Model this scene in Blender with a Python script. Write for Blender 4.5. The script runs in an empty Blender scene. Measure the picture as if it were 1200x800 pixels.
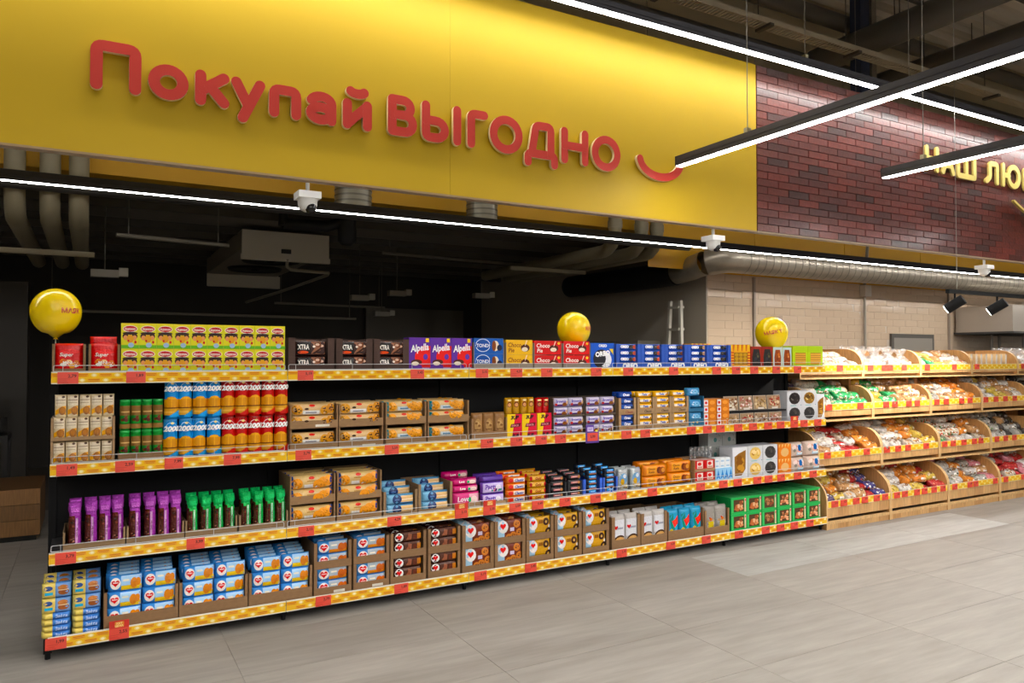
import bpy, math, random
from mathutils import Vector, Matrix
PI = math.pi
C = bpy.context.scene.collection
scene = bpy.context.scene

# ------------------------------------------------------------------ camera
cam_d = bpy.data.cameras.new('camera'); cam_d.sensor_width = 36.0; cam_d.lens = 36.0 * 878.85 / 1200.0
cam_d.clip_start = 0.05; cam_d.clip_end = 200
cam = bpy.data.objects.new('camera', cam_d); C.objects.link(cam)
cam.location = (0, 0, 1.63)
cam.rotation_euler = (math.radians(90 + 1.245), 0, math.radians(-29.395))
scene.camera = cam

# ------------------------------------------------------------------ world, exposure
world = bpy.data.worlds.new('world'); scene.world = world; world.use_nodes = True
world.node_tree.nodes['Background'].inputs[0].default_value = (0.9, 0.88, 0.84, 1)
world.node_tree.nodes['Background'].inputs[1].default_value = 0.02
vs = scene.view_settings
vs.view_transform = 'Standard'; vs.look = 'None'; vs.gamma = 1.0; vs.exposure = 0.0; vs.use_curve_mapping = False
LED_AISLE, LED_SIGN, LED_BACK, LED_STORE, LED_BAKERY = 56.0, 52.0, 48.0, 114.0, 80.0      # emission of the linear lamps

# ------------------------------------------------------------------ materials
def lin(c):
    return c / 12.92 if c <= 0.04045 else ((c + 0.055) / 1.055) ** 2.4
def H(s):
    s = s.lstrip('#')
    return tuple(lin(int(s[i:i + 2], 16) / 255.0) for i in (0, 2, 4))
MAT = {}
def mat(name, color=None, rough=0.5, metal=0.0, attr=False, bump=None, noise=None, emit=None, coat=0.0, spec=0.5, coat_rough=0.08):
    if name in MAT: return MAT[name]
    m = bpy.data.materials.new(name); m.use_nodes = True
    nt = m.node_tree; b = nt.nodes['Principled BSDF']
    b.inputs['Roughness'].default_value = rough; b.inputs['Metallic'].default_value = metal
    b.inputs['Specular IOR Level'].default_value = spec
    if coat: b.inputs['Coat Weight'].default_value = coat; b.inputs['Coat Roughness'].default_value = coat_rough
    src = None
    if attr:
        a = nt.nodes.new('ShaderNodeAttribute'); a.attribute_name = 'Col'; src = a.outputs['Color']
    else:
        b.inputs['Base Color'].default_value = (*color, 1)
    if bump or noise:
        tc = nt.nodes.new('ShaderNodeTexCoord')
    if noise:                                           # (scale, amount, stretch xyz): tint the colour with grain
        sc, amt, st = noise
        mp = nt.nodes.new('ShaderNodeMapping'); mp.inputs['Scale'].default_value = st
        nt.links.new(tc.outputs['Object'], mp.inputs[0])
        n = nt.nodes.new('ShaderNodeTexNoise'); n.inputs['Scale'].default_value = sc; n.inputs['Detail'].default_value = 5
        nt.links.new(mp.outputs[0], n.inputs['Vector'])
        r = nt.nodes.new('ShaderNodeMapRange'); r.inputs['From Min'].default_value = 0.3; r.inputs['From Max'].default_value = 0.7
        r.inputs['To Min'].default_value = 1 - amt; r.inputs['To Max'].default_value = 1 + amt
        nt.links.new(n.outputs['Fac'], r.inputs['Value'])
        mx = nt.nodes.new('ShaderNodeVectorMath'); mx.operation = 'SCALE'
        if src: nt.links.new(src, mx.inputs[0])
        else: mx.inputs[0].default_value = color
        nt.links.new(r.outputs[0], mx.inputs['Scale']); src = mx.outputs[0]
    if src: nt.links.new(src, b.inputs['Base Color'])
    if bump:
        sc, st = bump
        n = nt.nodes.new('ShaderNodeTexNoise'); n.inputs['Scale'].default_value = sc; n.inputs['Detail'].default_value = 3
        nt.links.new(tc.outputs['Object'], n.inputs['Vector'])
        bp = nt.nodes.new('ShaderNodeBump'); bp.inputs['Strength'].default_value = st; bp.inputs['Distance'].default_value = 0.01
        nt.links.new(n.outputs['Fac'], bp.inputs['Height']); nt.links.new(bp.outputs[0], b.inputs['Normal'])
    if emit:
        b.inputs['Emission Color'].default_value = (*emit[0], 1); b.inputs['Emission Strength'].default_value = emit[1]
    MAT[name] = m; return m
PRINT = mat('printed_carton', attr=True, rough=0.42, spec=0.3)
FILM = mat('printed_film', attr=True, rough=0.24, bump=(55, 0.55))
FOIL = mat('metallic_film', attr=True, rough=0.2, metal=0.45, bump=(85, 1.0))
BAGFILM = mat('crinkled_bag_film', attr=True, rough=0.16, bump=(48, 1.0), noise=(30, 0.25, (1, 1, 1)))
CARD = mat('brown_cardboard', attr=True, rough=0.85, noise=(30, 0.10, (1, 1, 3)))
PLAIN = mat('painted_surface', attr=True, rough=0.5)
GLOSS = mat('gloss_plastic', attr=True, rough=0.15)
BLACK = mat('black_metal', H('#0b0b0c'), rough=0.6, spec=0.25)
SHELFM = mat('shelf_steel', H('#222224'), rough=0.5)
CHROME = mat('chrome_wire', H('#c4c4c4'), rough=0.35, metal=0.25)
STEEL = mat('galvanised_steel', attr=True, rough=0.36, metal=0.55, noise=(6, 0.12, (1, 1, 1)))
STAINLESS = mat('stainless_steel', H('#b5aca0'), rough=0.38, metal=0.6)
WHITEP = mat('white_plastic', H('#e6e6e2'), rough=0.4)
WOOD = mat('light_oak', attr=True, rough=0.5, noise=(9, 0.20, (9, 9, 0.9)))
BREADM = mat('baked_crust', attr=True, rough=0.65, noise=(14, 0.22, (1, 1, 1)))
def film_clear():
    m = bpy.data.materials.new('clear_film'); m.use_nodes = True; nt = m.node_tree
    nt.nodes.clear()
    o = nt.nodes.new('ShaderNodeOutputMaterial'); mx = nt.nodes.new('ShaderNodeMixShader')
    t = nt.nodes.new('ShaderNodeBsdfTransparent'); g = nt.nodes.new('ShaderNodeBsdfGlossy'); g.inputs['Roughness'].default_value = 0.12
    d = nt.nodes.new('ShaderNodeBsdfDiffuse'); d.inputs[0].default_value = (0.85, 0.86, 0.86, 1)
    m2 = nt.nodes.new('ShaderNodeMixShader'); m2.inputs[0].default_value = 0.35
    nt.links.new(g.outputs[0], m2.inputs[1]); nt.links.new(d.outputs[0], m2.inputs[2])
    tc = nt.nodes.new('ShaderNodeTexCoord'); n = nt.nodes.new('ShaderNodeTexNoise'); n.inputs['Scale'].default_value = 38; n.inputs['Detail'].default_value = 3
    nt.links.new(tc.outputs['Object'], n.inputs['Vector'])
    bp = nt.nodes.new('ShaderNodeBump'); bp.inputs['Strength'].default_value = 0.9; bp.inputs['Distance'].default_value = 0.012
    nt.links.new(n.outputs['Fac'], bp.inputs['Height']); nt.links.new(bp.outputs[0], g.inputs['Normal'])
    r = nt.nodes.new('ShaderNodeMapRange'); r.inputs['From Min'].default_value = 0.45; r.inputs['From Max'].default_value = 0.62
    r.inputs['To Min'].default_value = 0.22; r.inputs['To Max'].default_value = 0.75
    nt.links.new(n.outputs['Fac'], r.inputs[0]); nt.links.new(r.outputs[0], mx.inputs[0])
    nt.links.new(t.outputs[0], mx.inputs[1]); nt.links.new(m2.outputs[0], mx.inputs[2]); nt.links.new(mx.outputs[0], o.inputs[0])
    return m
CLEAR = film_clear()
def led(name, strength):
    return mat(name, (0.9, 0.9, 0.9), rough=0.5, emit=((1.0, 0.975, 0.945), strength))

# ------------------------------------------------------------------ mesh building
class MB:
    def __init__(s): s.v = []; s.f = []; s.c = []; s.m = []; s.sm = []
    def face(s, pts, col, m=0, smooth=False):
        i = len(s.v); s.v += [tuple(p) for p in pts]; s.f.append(tuple(range(i, i + len(pts))))
        s.c.append(col); s.m.append(m); s.sm.append(smooth)
    def mesh_in(s, verts, faces, cols, m=0, smooth=False):
        i = len(s.v); s.v += [tuple(p) for p in verts]
        for k, f in enumerate(faces):
            s.f.append(tuple(i + a for a in f)); s.c.append(cols[k] if isinstance(cols, list) else cols); s.m.append(m); s.sm.append(smooth)
    def box(s, x0, y0, z0, x1, y1, z1, col, m=0, front=None, top=None, side=None):
        v = [(x0, y0, z0), (x1, y0, z0), (x1, y1, z0), (x0, y1, z0), (x0, y0, z1), (x1, y0, z1), (x1, y1, z1), (x0, y1, z1)]
        f = [(0, 1, 5, 4), (1, 2, 6, 5), (2, 3, 7, 6), (3, 0, 4, 7), (4, 5, 6, 7), (3, 2, 1, 0)]
        s.mesh_in(v, f, [front or col, side or col, col, side or col, top or col, col], m)
    def prism(s, pts, y0, y1, col, m=0, side=None):          # outline in x,z pushed through y
        n = len(pts); v = [(x, y0, z) for x, z in pts] + [(x, y1, z) for x, z in pts]
        f = [tuple(range(n)), tuple(range(2 * n - 1, n - 1, -1))]; cols = [col, col]
        for i in range(n):
            j = (i + 1) % n; f.append((i, n + i, n + j, j)); cols.append(side or col)
        s.mesh_in(v, f, cols, m)
    def tube(s, path, r, col, m=0, n=8, cap=True, smooth=True):
        path = [Vector(p) for p in path]; rings = []; up = None
        rr = r if isinstance(r, list) else [r] * len(path)
        for i, p in enumerate(path):
            d = (path[min(i + 1, len(path) - 1)] - path[max(i - 1, 0)]).normalized()
            if up is None: up = Vector((0, 0, 1)) if abs(d.z) < 0.9 else Vector((1, 0, 0))
            a = d.cross(up).normalized(); b = a.cross(d).normalized(); up = b
            rings.append([p + rr[i] * (math.cos(2 * PI * k / n) * a + math.sin(2 * PI * k / n) * b) for k in range(n)])
        v = [q for R in rings for q in R]; f = []
        for i in range(len(rings) - 1):
            for k in range(n):
                k2 = (k + 1) % n; f.append((i * n + k, i * n + k2, (i + 1) * n + k2, (i + 1) * n + k))
        s.mesh_in(v, f, col, m, smooth)
        if cap:
            s.face(rings[0][::-1], col, m); s.face(rings[-1], col, m)
    def lathe(s, prof, col, m=0, n=14, smooth=True, cx=0, cy=0, cols=None):   # prof (r, z) upward
        v = []; f = []; cc = []
        for r, z in prof:
            v += [(cx + r * math.cos(2 * PI * k / n), cy + r * math.sin(2 * PI * k / n), z) for k in range(n)]
        for i in range(len(prof) - 1):
            for k in range(n):
                k2 = (k + 1) % n; f.append((i * n + k, i * n + k2, (i + 1) * n + k2, (i + 1) * n + k)); cc.append(cols[i] if cols else col)
        s.mesh_in(v, f, cc, m, smooth)
    def mesh(s, name, mats):
        me = bpy.data.meshes.new(name); me.from_pydata(s.v, [], s.f)
        for m in (mats if isinstance(mats, (list, tuple)) else [mats]): me.materials.append(m)
        me.polygons.foreach_set('material_index', s.m); me.polygons.foreach_set('use_smooth', s.sm)
        a = me.attributes.new('Col', 'FLOAT_COLOR', 'CORNER'); buf = []
        vivid = mats in (PRINT, FILM, FOIL)                 # printing inks: a little more saturated than the swatches
        for f, c in zip(s.f, s.c):
            if vivid: l = 0.3 * c[0] + 0.6 * c[1] + 0.1 * c[2]; c = [max(0.0, min(0.95, (l + 1.25 * (q - l)) * 1.06)) for q in c]
            buf += [c[0], c[1], c[2], 1.0] * len(f)
        a.data.foreach_set('color', buf); me.update(); return me
    def build(s, name, mats, parent=None, loc=(0, 0, 0)):
        return add(name, s.mesh(name, mats), parent, loc)
def add(name, me, parent=None, loc=(0, 0, 0), rot=(0, 0, 0)):
    o = bpy.data.objects.new(name, me); C.objects.link(o); o.location = loc; o.rotation_euler = rot
    if parent: o.parent = parent
    return o
def tag(o, label, cat, group=None, kind=None):
    n = len(label.split())
    if n < 4 or n > 16: print('LABEL LENGTH', n, label)
    o['label'] = label; o['category'] = cat
    if group: o['group'] = group
    if kind: o['kind'] = kind
    return o
def thing(name, label, cat, loc=(0, 0, 0), rot=(0, 0, 0), group=None):
    o = bpy.data.objects.new(name, None); C.objects.link(o); o.location = loc; o.rotation_euler = rot
    o.empty_display_size = 0.05
    return tag(o, label, cat, group)
def struct(o): o['kind'] = 'structure'; return o
ORD = ['first', 'second', 'third', 'fourth', 'fifth', 'sixth', 'seventh', 'eighth', 'ninth', 'tenth', 'eleventh', 'twelfth']

# ------------------------------------------------------------------ flat print (art) on packs
_glyph = {}
def glyphs(txt, bold=0.0):
    key = (txt, bold)
    if key in _glyph: return _glyph[key]
    cu = bpy.data.curves.new('lettering', 'FONT'); cu.body = txt; cu.size = 1.0; cu.resolution_u = 2; cu.align_x = 'CENTER'; cu.offset = bold
    ob = bpy.data.objects.new('lettering', cu); C.objects.link(ob)
    dg = bpy.context.evaluated_depsgraph_get(); me = bpy.data.meshes.new_from_object(ob.evaluated_get(dg))
    vs_ = [(v.co.x, v.co.y) for v in me.vertices]; fs = [tuple(p.vertices) for p in me.polygons]
    bpy.data.objects.remove(ob); bpy.data.curves.remove(cu); bpy.data.meshes.remove(me)
    xs = [v[0] for v in vs_] or [0]; w = max(xs) - min(xs); cx = (max(xs) + min(xs)) / 2
    _glyph[key] = ([(x - cx, y) for x, y in vs_], fs, w); return _glyph[key]
class Art:
    """prints flat shapes on a pack face; surf(x, z) gives the face's own y"""
    def __init__(s, mb, surf=None, m=0, wrap=None):
        s.mb = mb; s.surf = surf or (lambda x, z: 0.0); s.m = m; s.k = 0; s.wrap = wrap
    def P(s, x, z):
        e = 0.0006 * s.k
        if s.wrap: return s.wrap(x, z, e)
        return (x, s.surf(x, z) - e, z)
    def rect(s, x0, z0, x1, z1, col, nx=1, nz=1):
        s.k += 1
        if s.surf and (s.wrap or s.curved): nx = max(nx, int(abs(x1 - x0) / (0.007 if s.wrap else 0.013)) + 1); nz = max(nz, 1 if s.wrap else int(abs(z1 - z0) / 0.013) + 1)
        for i in range(nx):
            for j in range(nz):
                a, b = x0 + (x1 - x0) * i / nx, x0 + (x1 - x0) * (i + 1) / nx; c, d = z0 + (z1 - z0) * j / nz, z0 + (z1 - z0) * (j + 1) / nz
                s.mb.face([s.P(a, c), s.P(b, c), s.P(b, d), s.P(a, d)], col, s.m, s.curved)
    curved = False
    def fan(s, pts, col):
        s.k += 1; n = len(pts); cx = sum(p[0] for p in pts) / n; cz = sum(p[1] for p in pts) / n
        v = [s.P(cx, cz)] + [s.P(*p) for p in pts]
        s.mb.mesh_in(v, [(0, 1 + i, 1 + (i + 1) % n) for i in range(n)], col, s.m)
    def ell(s, cx, cz, rx, rz, col, n=12):
        s.fan([(cx + rx * math.cos(2 * PI * i / n), cz + rz * math.sin(2 * PI * i / n)) for i in range(n)], col)
    def poly(s, pts, col): s.fan(pts, col)
    def heart(s, cx, cz, r, col):
        pts = []
        for i in range(16):
            t = 2 * PI * i / 16
            pts.append((cx + r * math.sin(t) ** 3, cz + r * (0.8125 * math.cos(t) - 0.3125 * math.cos(2 * t) - 0.125 * math.cos(3 * t) - 0.0625 * math.cos(4 * t))))
        s.fan(pts, col)
    def text(s, txt, cx, cz, h, col, maxw=None, shear=0.0, bold=0.02, rot=0.0):
        s.k += 1; v, f, w = glyphs(txt, bold); sx = h / 0.72
        kx = sx if not maxw or w * sx <= maxw else maxw / w
        ca, sa = math.cos(rot), math.sin(rot); out = []
        for x, y in v:
            X = x * kx + shear * y * sx; Z = (y - 0.36) * sx
            out.append(s.P(cx + X * ca - Z * sa, cz + X * sa + Z * ca))
        s.mb.mesh_in(out, f, col, s.m)
    def bits(s, x0, z0, x1, z1, pal, n, r, seed=1):
        R = random.Random(seed)
        for i in range(n):
            q = r * R.uniform(0.7, 1.25)
            s.ell(R.uniform(x0 + q, x1 - q), R.uniform(z0 + q, z1 - q), q, q * R.uniform(0.6, 1), pal[R.randrange(len(pal))], 6)
            if i: s.k -= 0.9
    def cookie(s, cx, cz, r, base='#c98d45', chip='#3a2114', n=5, seed=1):
        R = random.Random(seed); s.ell(cx, cz, r, r, H(base)); s.k += 0
        for i in range(n):
            a = R.uniform(0, 6.28); q = r * R.uniform(0.2, 0.7)
            s.ell(cx + q * math.cos(a), cz + q * math.sin(a), r * 0.17, r * 0.15, H(chip), 6); s.k -= 0.8

def sgnpow(v, p): return math.copysign(abs(v) ** p, v)
def pillow(mb, w, h, d, col, axis='x', fin=0.05, n=3.2, ns=9, nr=12, m=0, colfn=None, fintop=True, finlow=False, prof=None):
    """film pack, front at y=0, base at z=0, centred on x; axis x = flow pack, z = standing bag. Returns surf(x, z)."""
    L = w if axis == 'x' else h; W = h if axis == 'x' else w; r = 2.0 / n
    def py(t):                                   # thickness along the axis, t in 0..1
        if prof: return prof(t)[0]
        a = min(1, t / (fin * 2.6)) if (axis == 'x' or finlow) else 1.0 - 0.25 * max(0, 1 - t / 0.08)
        b = min(1, (1 - t) / (fin * 2.6)) if fintop else 1.0 - 0.2 * max(0, 1 - (1 - t) / 0.08)
        return max(0.02, math.sin(PI / 2 * a) ** 0.7 * math.sin(PI / 2 * b) ** 0.7)
    def pw(t): return prof(t)[1] if prof else 1.0
    ts = [0, fin, fin * 1.6] + [fin * 2.6 + (1 - 5.2 * fin) * i / ns for i in range(ns + 1)] + [1 - fin * 1.6, 1 - fin, 1]
    if prof: ts = [i / (ns + 4) for i in range(ns + 5)]
    v = []; f = []; cols = []
    for t in ts:
        for k in range(nr):
            a = 2 * PI * k / nr
            cr, de = W / 2 * pw(t) * sgnpow(math.cos(a), r), d / 2 * py(t) * sgnpow(math.sin(a), r)
            if axis == 'x': v.append((-w / 2 + w * t, d / 2 + de, h / 2 + cr))
            else: v.append((cr, d / 2 + de, h * t))
    for i in range(len(ts) - 1):
        for k in range(nr):
            k2 = (k + 1) % nr
            q = (i * nr + k, i * nr + k2, (i + 1) * nr + k2, (i + 1) * nr + k)
            f.append(q if axis == 'z' else q[::-1]); tm = (ts[i] + ts[i + 1]) / 2
            cols.append(colfn(tm, 2 * PI * (k + .5) / nr) if colfn else col)
    nn = len(ts)
    f.append(tuple(range(nr))[::-1] if axis == 'z' else tuple(range(nr))); cols.append(col)
    last = tuple((nn - 1) * nr + k for k in range(nr)); f.append(last if axis == 'z' else last[::-1]); cols.append(col)
    mb.mesh_in(v, f, cols, m, True)
    def surf(x, z):
        t = (x + w / 2) / w if axis == 'x' else z / h
        t = min(1, max(0, t)); q = (z - h / 2) / (h / 2) if axis == 'x' else x / (w / 2 * pw(t))
        q = min(0.999, abs(q))
        return d / 2 - d / 2 * py(t) * (1 - q ** n) ** (1 / n) - 0.0008
    return surf
def cyl_wrap(r, cy):
    return lambda x, z, e: ((r + e) * math.sin(x / r), cy - (r + e) * math.cos(x / r), z)

# ================================================================== linear lamps (light sources)
def lamp(name_label, p0, p1, strength, wires=(), w=0.062, hh=0.07, dw=0.046, top=6.5, group='linear LED lamps'):
    """horizontal black LED profile from p0 to p1; z is the underside"""
    p0 = Vector(p0); p1 = Vector(p1); L = (p1 - p0).length; rz = math.atan2(p1.y - p0.y, p1.x - p0.x)
    t = thing('linear_lamp', name_label, 'lamp', p0, (0, 0, rz), group)
    k = H('#2a2a33')
    b = MB(); b.box(0, -w / 2, 0.006, L, w / 2, hh, k); b.box(0, -w / 2, 0, L, -dw / 2, 0.006, k); b.box(0, dw / 2, 0, L, w / 2, 0.006, k)
    b.box(0, -w / 2 - 0.004, hh * 0.45, L, w / 2 + 0.004, hh * 0.55, k)
    b.build('housing', PLAIN, t)
    d = MB(); d.box(0.004, -dw / 2, -0.004, L - 0.004, dw / 2, 0.005, (1, 1, 1)); d.build('diffuser', led('led_diffuser_%g' % strength, strength), t)
    for x in (0, L):
        e = MB(); e.box(x - 0.006, -w / 2, 0, x + 0.006, w / 2, hh, k); e.build('end_cap', PLAIN, t)
    for s in wires:
        c = MB(); c.box(s - 0.015, -0.02, hh, s + 0.015, 0.02, hh + 0.035, H('#b9b08c'), side=H('#a49a70')); c.tube([(s, 0, hh + 0.035), (s, 0, top - p0.z)], 0.003, H('#8d8a84'), n=5); c.build('suspension_wire', PLAIN, t)
    return t
lamp('long bright LED lamp running along the top of the yellow and brick sign', (-3.0, 4.145, 4.012), (13.5, 4.145, 4.012), LED_SIGN, (8.1, 9.5, 12.1), dw=0.05)
lamp('hanging LED lamp ending in front of the yellow sign by the smile', (3.745, 4.16, 3.03), (3.745, -6, 3.03), LED_AISLE, (0.66, 4.0))
lamp('hanging LED lamp ending in front of the brick sign letters', (5.38, 3.645, 3.03), (5.38, -6, 3.03), LED_AISLE, (0.32, 3.0))
lamp('thin LED lamp under the signs running above the biscuit shelving', (-6, 5.06, 2.63), (14.5, 5.06, 2.63), LED_BACK, (), w=0.05, hh=0.06, dw=0.016)
for x, y in ((-1.15, 1.8), (0.48, 2.6), (2.11, 1.7), (7.0, 3.3), (8.65, 3.6)):
    lamp('aisle LED lamp behind the viewer, hung %s' % {-1.15: 'over the left end of the shelving', 0.48: 'over the crisps cans', 2.11: 'over the middle of the shelving', 7.0: 'before the second bread rack', 8.65: 'before the third bread rack'}[x], (x, y, 3.03), (x, -6, 3.03), LED_STORE, (1.0, 4.0), group='aisle lamps outside the picture')

for y, z in ((5.7, 3.06),):
    lamp('bright LED lamp over the bakery passage behind the brick sign', (6.9, y, z), (15.5, y, z), LED_BAKERY, (1.0, 7.0), group='bakery lamps behind the signs')
lamp('added dim LED lamp hidden behind the yellow sign to light the bulkhead', (-6, 5.6, 3.6), (6.6, 5.6, 3.6), 30, (1.0, 7.0), group='bakery lamps behind the signs')  # added unseen lamp, brightens the yellow bulkhead

for y in (1.3, -1.5):  # unseen lamps added to brighten the wall and tray above the signs
    lamp('added high LED lamp under the roof to light the upper wall, %s row' % ('near' if y > 0 else 'far'), (-2, y, 6.0), (12, y, 6.0), 46, (2, 8), group='added roof lamps outside the picture')

# ================================================================== room
def wallbox(name, x0, y0, z0, x1, y1, z1, col, rough=0.7, noise=None):
    b = MB(); b.box(x0, y0, z0, x1, y1, z1, (1, 1, 1)); m = mat(name + '_paint', H(col), rough=rough, noise=noise)
    return struct(b.build(name, m))
def floor_material(name, color, rough):
    m = bpy.data.materials.new(name); m.use_nodes = True; nt = m.node_tree; b = nt.nodes['Principled BSDF']
    tc = nt.nodes.new('ShaderNodeTexCoord'); oi = nt.nodes.new('ShaderNodeObjectInfo')
    ad = nt.nodes.new('ShaderNodeVectorMath'); ad.operation = 'ADD'; sc = nt.nodes.new('ShaderNodeVectorMath'); sc.operation = 'SCALE'; sc.inputs['Scale'].default_value = 9
    cb = nt.nodes.new('ShaderNodeCombineXYZ')
    for i in range(3): nt.links.new(oi.outputs['Random'], cb.inputs[i])
    nt.links.new(cb.outputs[0], sc.inputs[0]); nt.links.new(tc.outputs['Object'], ad.inputs[0]); nt.links.new(sc.outputs[0], ad.inputs[1])
    mp = nt.nodes.new('ShaderNodeMapping'); mp.inputs['Scale'].default_value = (0.9, 7.0, 1); mp.inputs['Rotation'].default_value = (0, 0, 0.12)
    nt.links.new(ad.outputs[0], mp.inputs[0])
    n = nt.nodes.new('ShaderNodeTexNoise'); n.inputs['Scale'].default_value = 2.2; n.inputs['Detail'].default_value = 7; n.inputs['Roughness'].default_value = 0.62
    nt.links.new(mp.outputs[0], n.inputs['Vector'])
    r = nt.nodes.new('ShaderNodeValToRGB'); e = r.color_ramp.elements
    c = H(color); e[0].position = 0.30; e[0].color = (c[0] * 0.78, c[1] * 0.765, c[2] * 0.75, 1); e[1].position = 0.72; e[1].color = (c[0] * 1.13, c[1] * 1.13, c[2] * 1.13, 1)
    nt.links.new(n.outputs['Fac'], r.inputs[0])
    mr = nt.nodes.new('ShaderNodeMapRange'); mr.inputs['To Min'].default_value = 0.95; mr.inputs['To Max'].default_value = 1.04
    nt.links.new(oi.outputs['Random'], mr.inputs[0])
    s2 = nt.nodes.new('ShaderNodeVectorMath'); s2.operation = 'SCALE'; nt.links.new(r.outputs[0], s2.inputs[0]); nt.links.new(mr.outputs[0], s2.inputs['Scale'])
    nt.links.new(s2.outputs[0], b.inputs['Base Color'])
    rr = nt.nodes.new('ShaderNodeMapRange'); rr.inputs['To Min'].default_value = rough - 0.08; rr.inputs['To Max'].default_value = rough + 0.12
    nt.links.new(n.outputs['Fac'], rr.inputs[0]); nt.links.new(rr.outputs[0], b.inputs['Roughness'])
    b.inputs['Specular IOR Level'].default_value = 0.4
    return m
FT = floor_material('beige_streaked_stone_tile', '#8f8a83', 0.5); FT2 = floor_material('plain_grey_stone_tile', '#a5a49f', 0.55)
floor = wallbox('floor', -9, -9.5, -0.3, 16.5, 13.5, -0.004, '#6a645b')
def tile_mesh(w, d, m):
    b = MB(); g = 0.0005; e = 0.0010; t = 0.0
    b.mesh_in([(g, g, -0.004), (w - g, g, -0.004), (w - g, d - g, -0.004), (g, d - g, -0.004), (g + e, g + e, t), (w - g - e, g + e, t), (w - g - e, d - g - e, t), (g + e, d - g - e, t)],
              [(4, 5, 6, 7), (0, 1, 5, 4), (1, 2, 6, 5), (2, 3, 7, 6), (3, 0, 4, 7)], (1, 1, 1))
    return b.mesh('floor_tile', m)
TM1, TM2 = tile_mesh(1.2, 0.603, FT), tile_mesh(1.2, 0.603, FT2)
for i in range(-3, 8):
    for j in range(-4, 12):
        if i > 1 and j > 5: continue
        x, y = 0.7 + 1.2 * i, 2.24 + 0.603 * j
        add('floor_tile', TM2 if (j == 3 and i in (3, 4, 5)) else TM1, floor, (x, y, 0))

wallbox('wall_left', -9, -9.5, 0, -8.8, 13.5, 6.7, '#a8a39a'); wallbox('wall_right', 16.2, -9.5, 0, 16.5, 13.5, 6.7, '#a8a39a')
wallbox('wall_front', -9, -9.7, 0, 16.5, -9.5, 6.7, '#a8a39a')
ceil = wallbox('ceiling', -9, -9.5, 6.62, 16.5, 7.0, 6.8, '#c4bbab')
b = MB()
# ribs of the ceiling sheet run along x
for k in range(30):
    y = -2 + 0.3 * k
    r_ = MB(); r_.mesh_in([(-2, y, 6.62), (-2, y + .03, 6.55), (-2, y + .15, 6.55), (-2, y + .18, 6.62), (16, y, 6.62), (16, y + .03, 6.55), (16, y + .15, 6.55), (16, y + .18, 6.62)],
        [(0, 1, 5, 4), (1, 2, 6, 5), (2, 3, 7, 6), (0, 3, 2, 1), (4, 5, 6, 7)], H('#cfc5b4'))
    r_.build('ceiling_rib', PLAIN, ceil)
# back wall: tiled part, yellow bulkhead, beige panels above
wb = wallbox('wall_back', 6.956, 7.0, 0, 16.2, 7.2, 2.70, '#c9bba8')
yl = H('#c8960a')
bh = struct(MB().build('wall_bulkhead', PLAIN)) if False else None
b = MB(); b.box(-8.8, 7.0, 3.14, 6.755, 7.2, 4.6, yl); b.box(6.755, 7.0, 2.70, 16.2, 7.2, 4.6, yl)
bulk = struct(b.build('wall_bulkhead', mat('yellow_wall_paint', H('#dca616'), rough=0.6)))
for k in range(14):                                             # sandwich panels above and below
    x = -8.6 + 1.8 * k
    if x > 15: break
    p = MB(); p.box(x + 0.006, 6.985, 4.6, x + 1.794, 7.0, 6.62, H('#b5a88a')); p.build('panel', PLAIN, bulk)
    if x > 5: q = MB(); q.box(x + 0.006, 6.99, 2.72, x + 1.794, 7.0, 4.59, H('#dca616')); q.build('panel', PLAIN, bulk)
wallbox('wall_upper', -8.8, 7.0, 4.6, 16.2, 7.2, 6.7, '#6c6353')
TW = mat('white_glazed_tile', H('#cdb69c'), rough=0.12, noise=(3, 0.04, (1, 1, 1)))
def wall_tile():
    b = MB(); w, h, e, d = 0.2988, 0.0992, 0.004, 0.004
    b.mesh_in([(0, 0, 0), (w, 0, 0), (w, 0, h), (0, 0, h), (e, -d, e), (w - e, -d, e), (w - e, -d, h - e), (e, -d, h - e)],
              [(4, 5, 6, 7), (0, 1, 5, 4), (1, 2, 6, 5), (2, 3, 7, 6), (3, 0, 4, 7)], (1, 1, 1)); return b.mesh('wall_tile', TW)
WT = wall_tile(); R = random.Random(4)
low = MB()
for j in range(27):
    for i in range(32):
        x = 6.76 + 0.3 * i - (0.15 if j % 2 else 0); z = 0.1 * j
        if x < 6.75: x = 6.76; 
        if z >= 1.65 and x < 14.0 and not (10.40 < x + 0.15 < 11.50 and z < 1.9):
            add('wall_tile', WT, wb, (x, 6.999, z), (R.gauss(0, 0.010), 0, R.gauss(0, 0.008)))
        elif z < 1.65:
            low.mesh_in([(x + .004, 6.994, z + .004), (x + .294, 6.994, z + .004), (x + .294, 6.994, z + .095), (x + .004, 6.994, z + .095)], [(0, 1, 2, 3)], H('#cfc6ba'))
lo = low.build('lower_wall_tiles', GLOSS, wb); lo['kind'] = 'stuff'
# unlit store room behind the opening
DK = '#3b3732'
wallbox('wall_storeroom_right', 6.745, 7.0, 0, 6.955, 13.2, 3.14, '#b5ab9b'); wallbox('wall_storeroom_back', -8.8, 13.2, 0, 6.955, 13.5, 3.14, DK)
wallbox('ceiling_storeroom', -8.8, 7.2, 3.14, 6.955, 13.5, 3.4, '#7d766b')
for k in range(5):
    g = MB(); g.box(-8.8, 8.0 + k * 1.1, 3.06, 6.75, 8.05 + k * 1.1, 3.14, H('#4c4740')); struct(g.build('trim_%d' % (k + 1), PLAIN))

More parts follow.
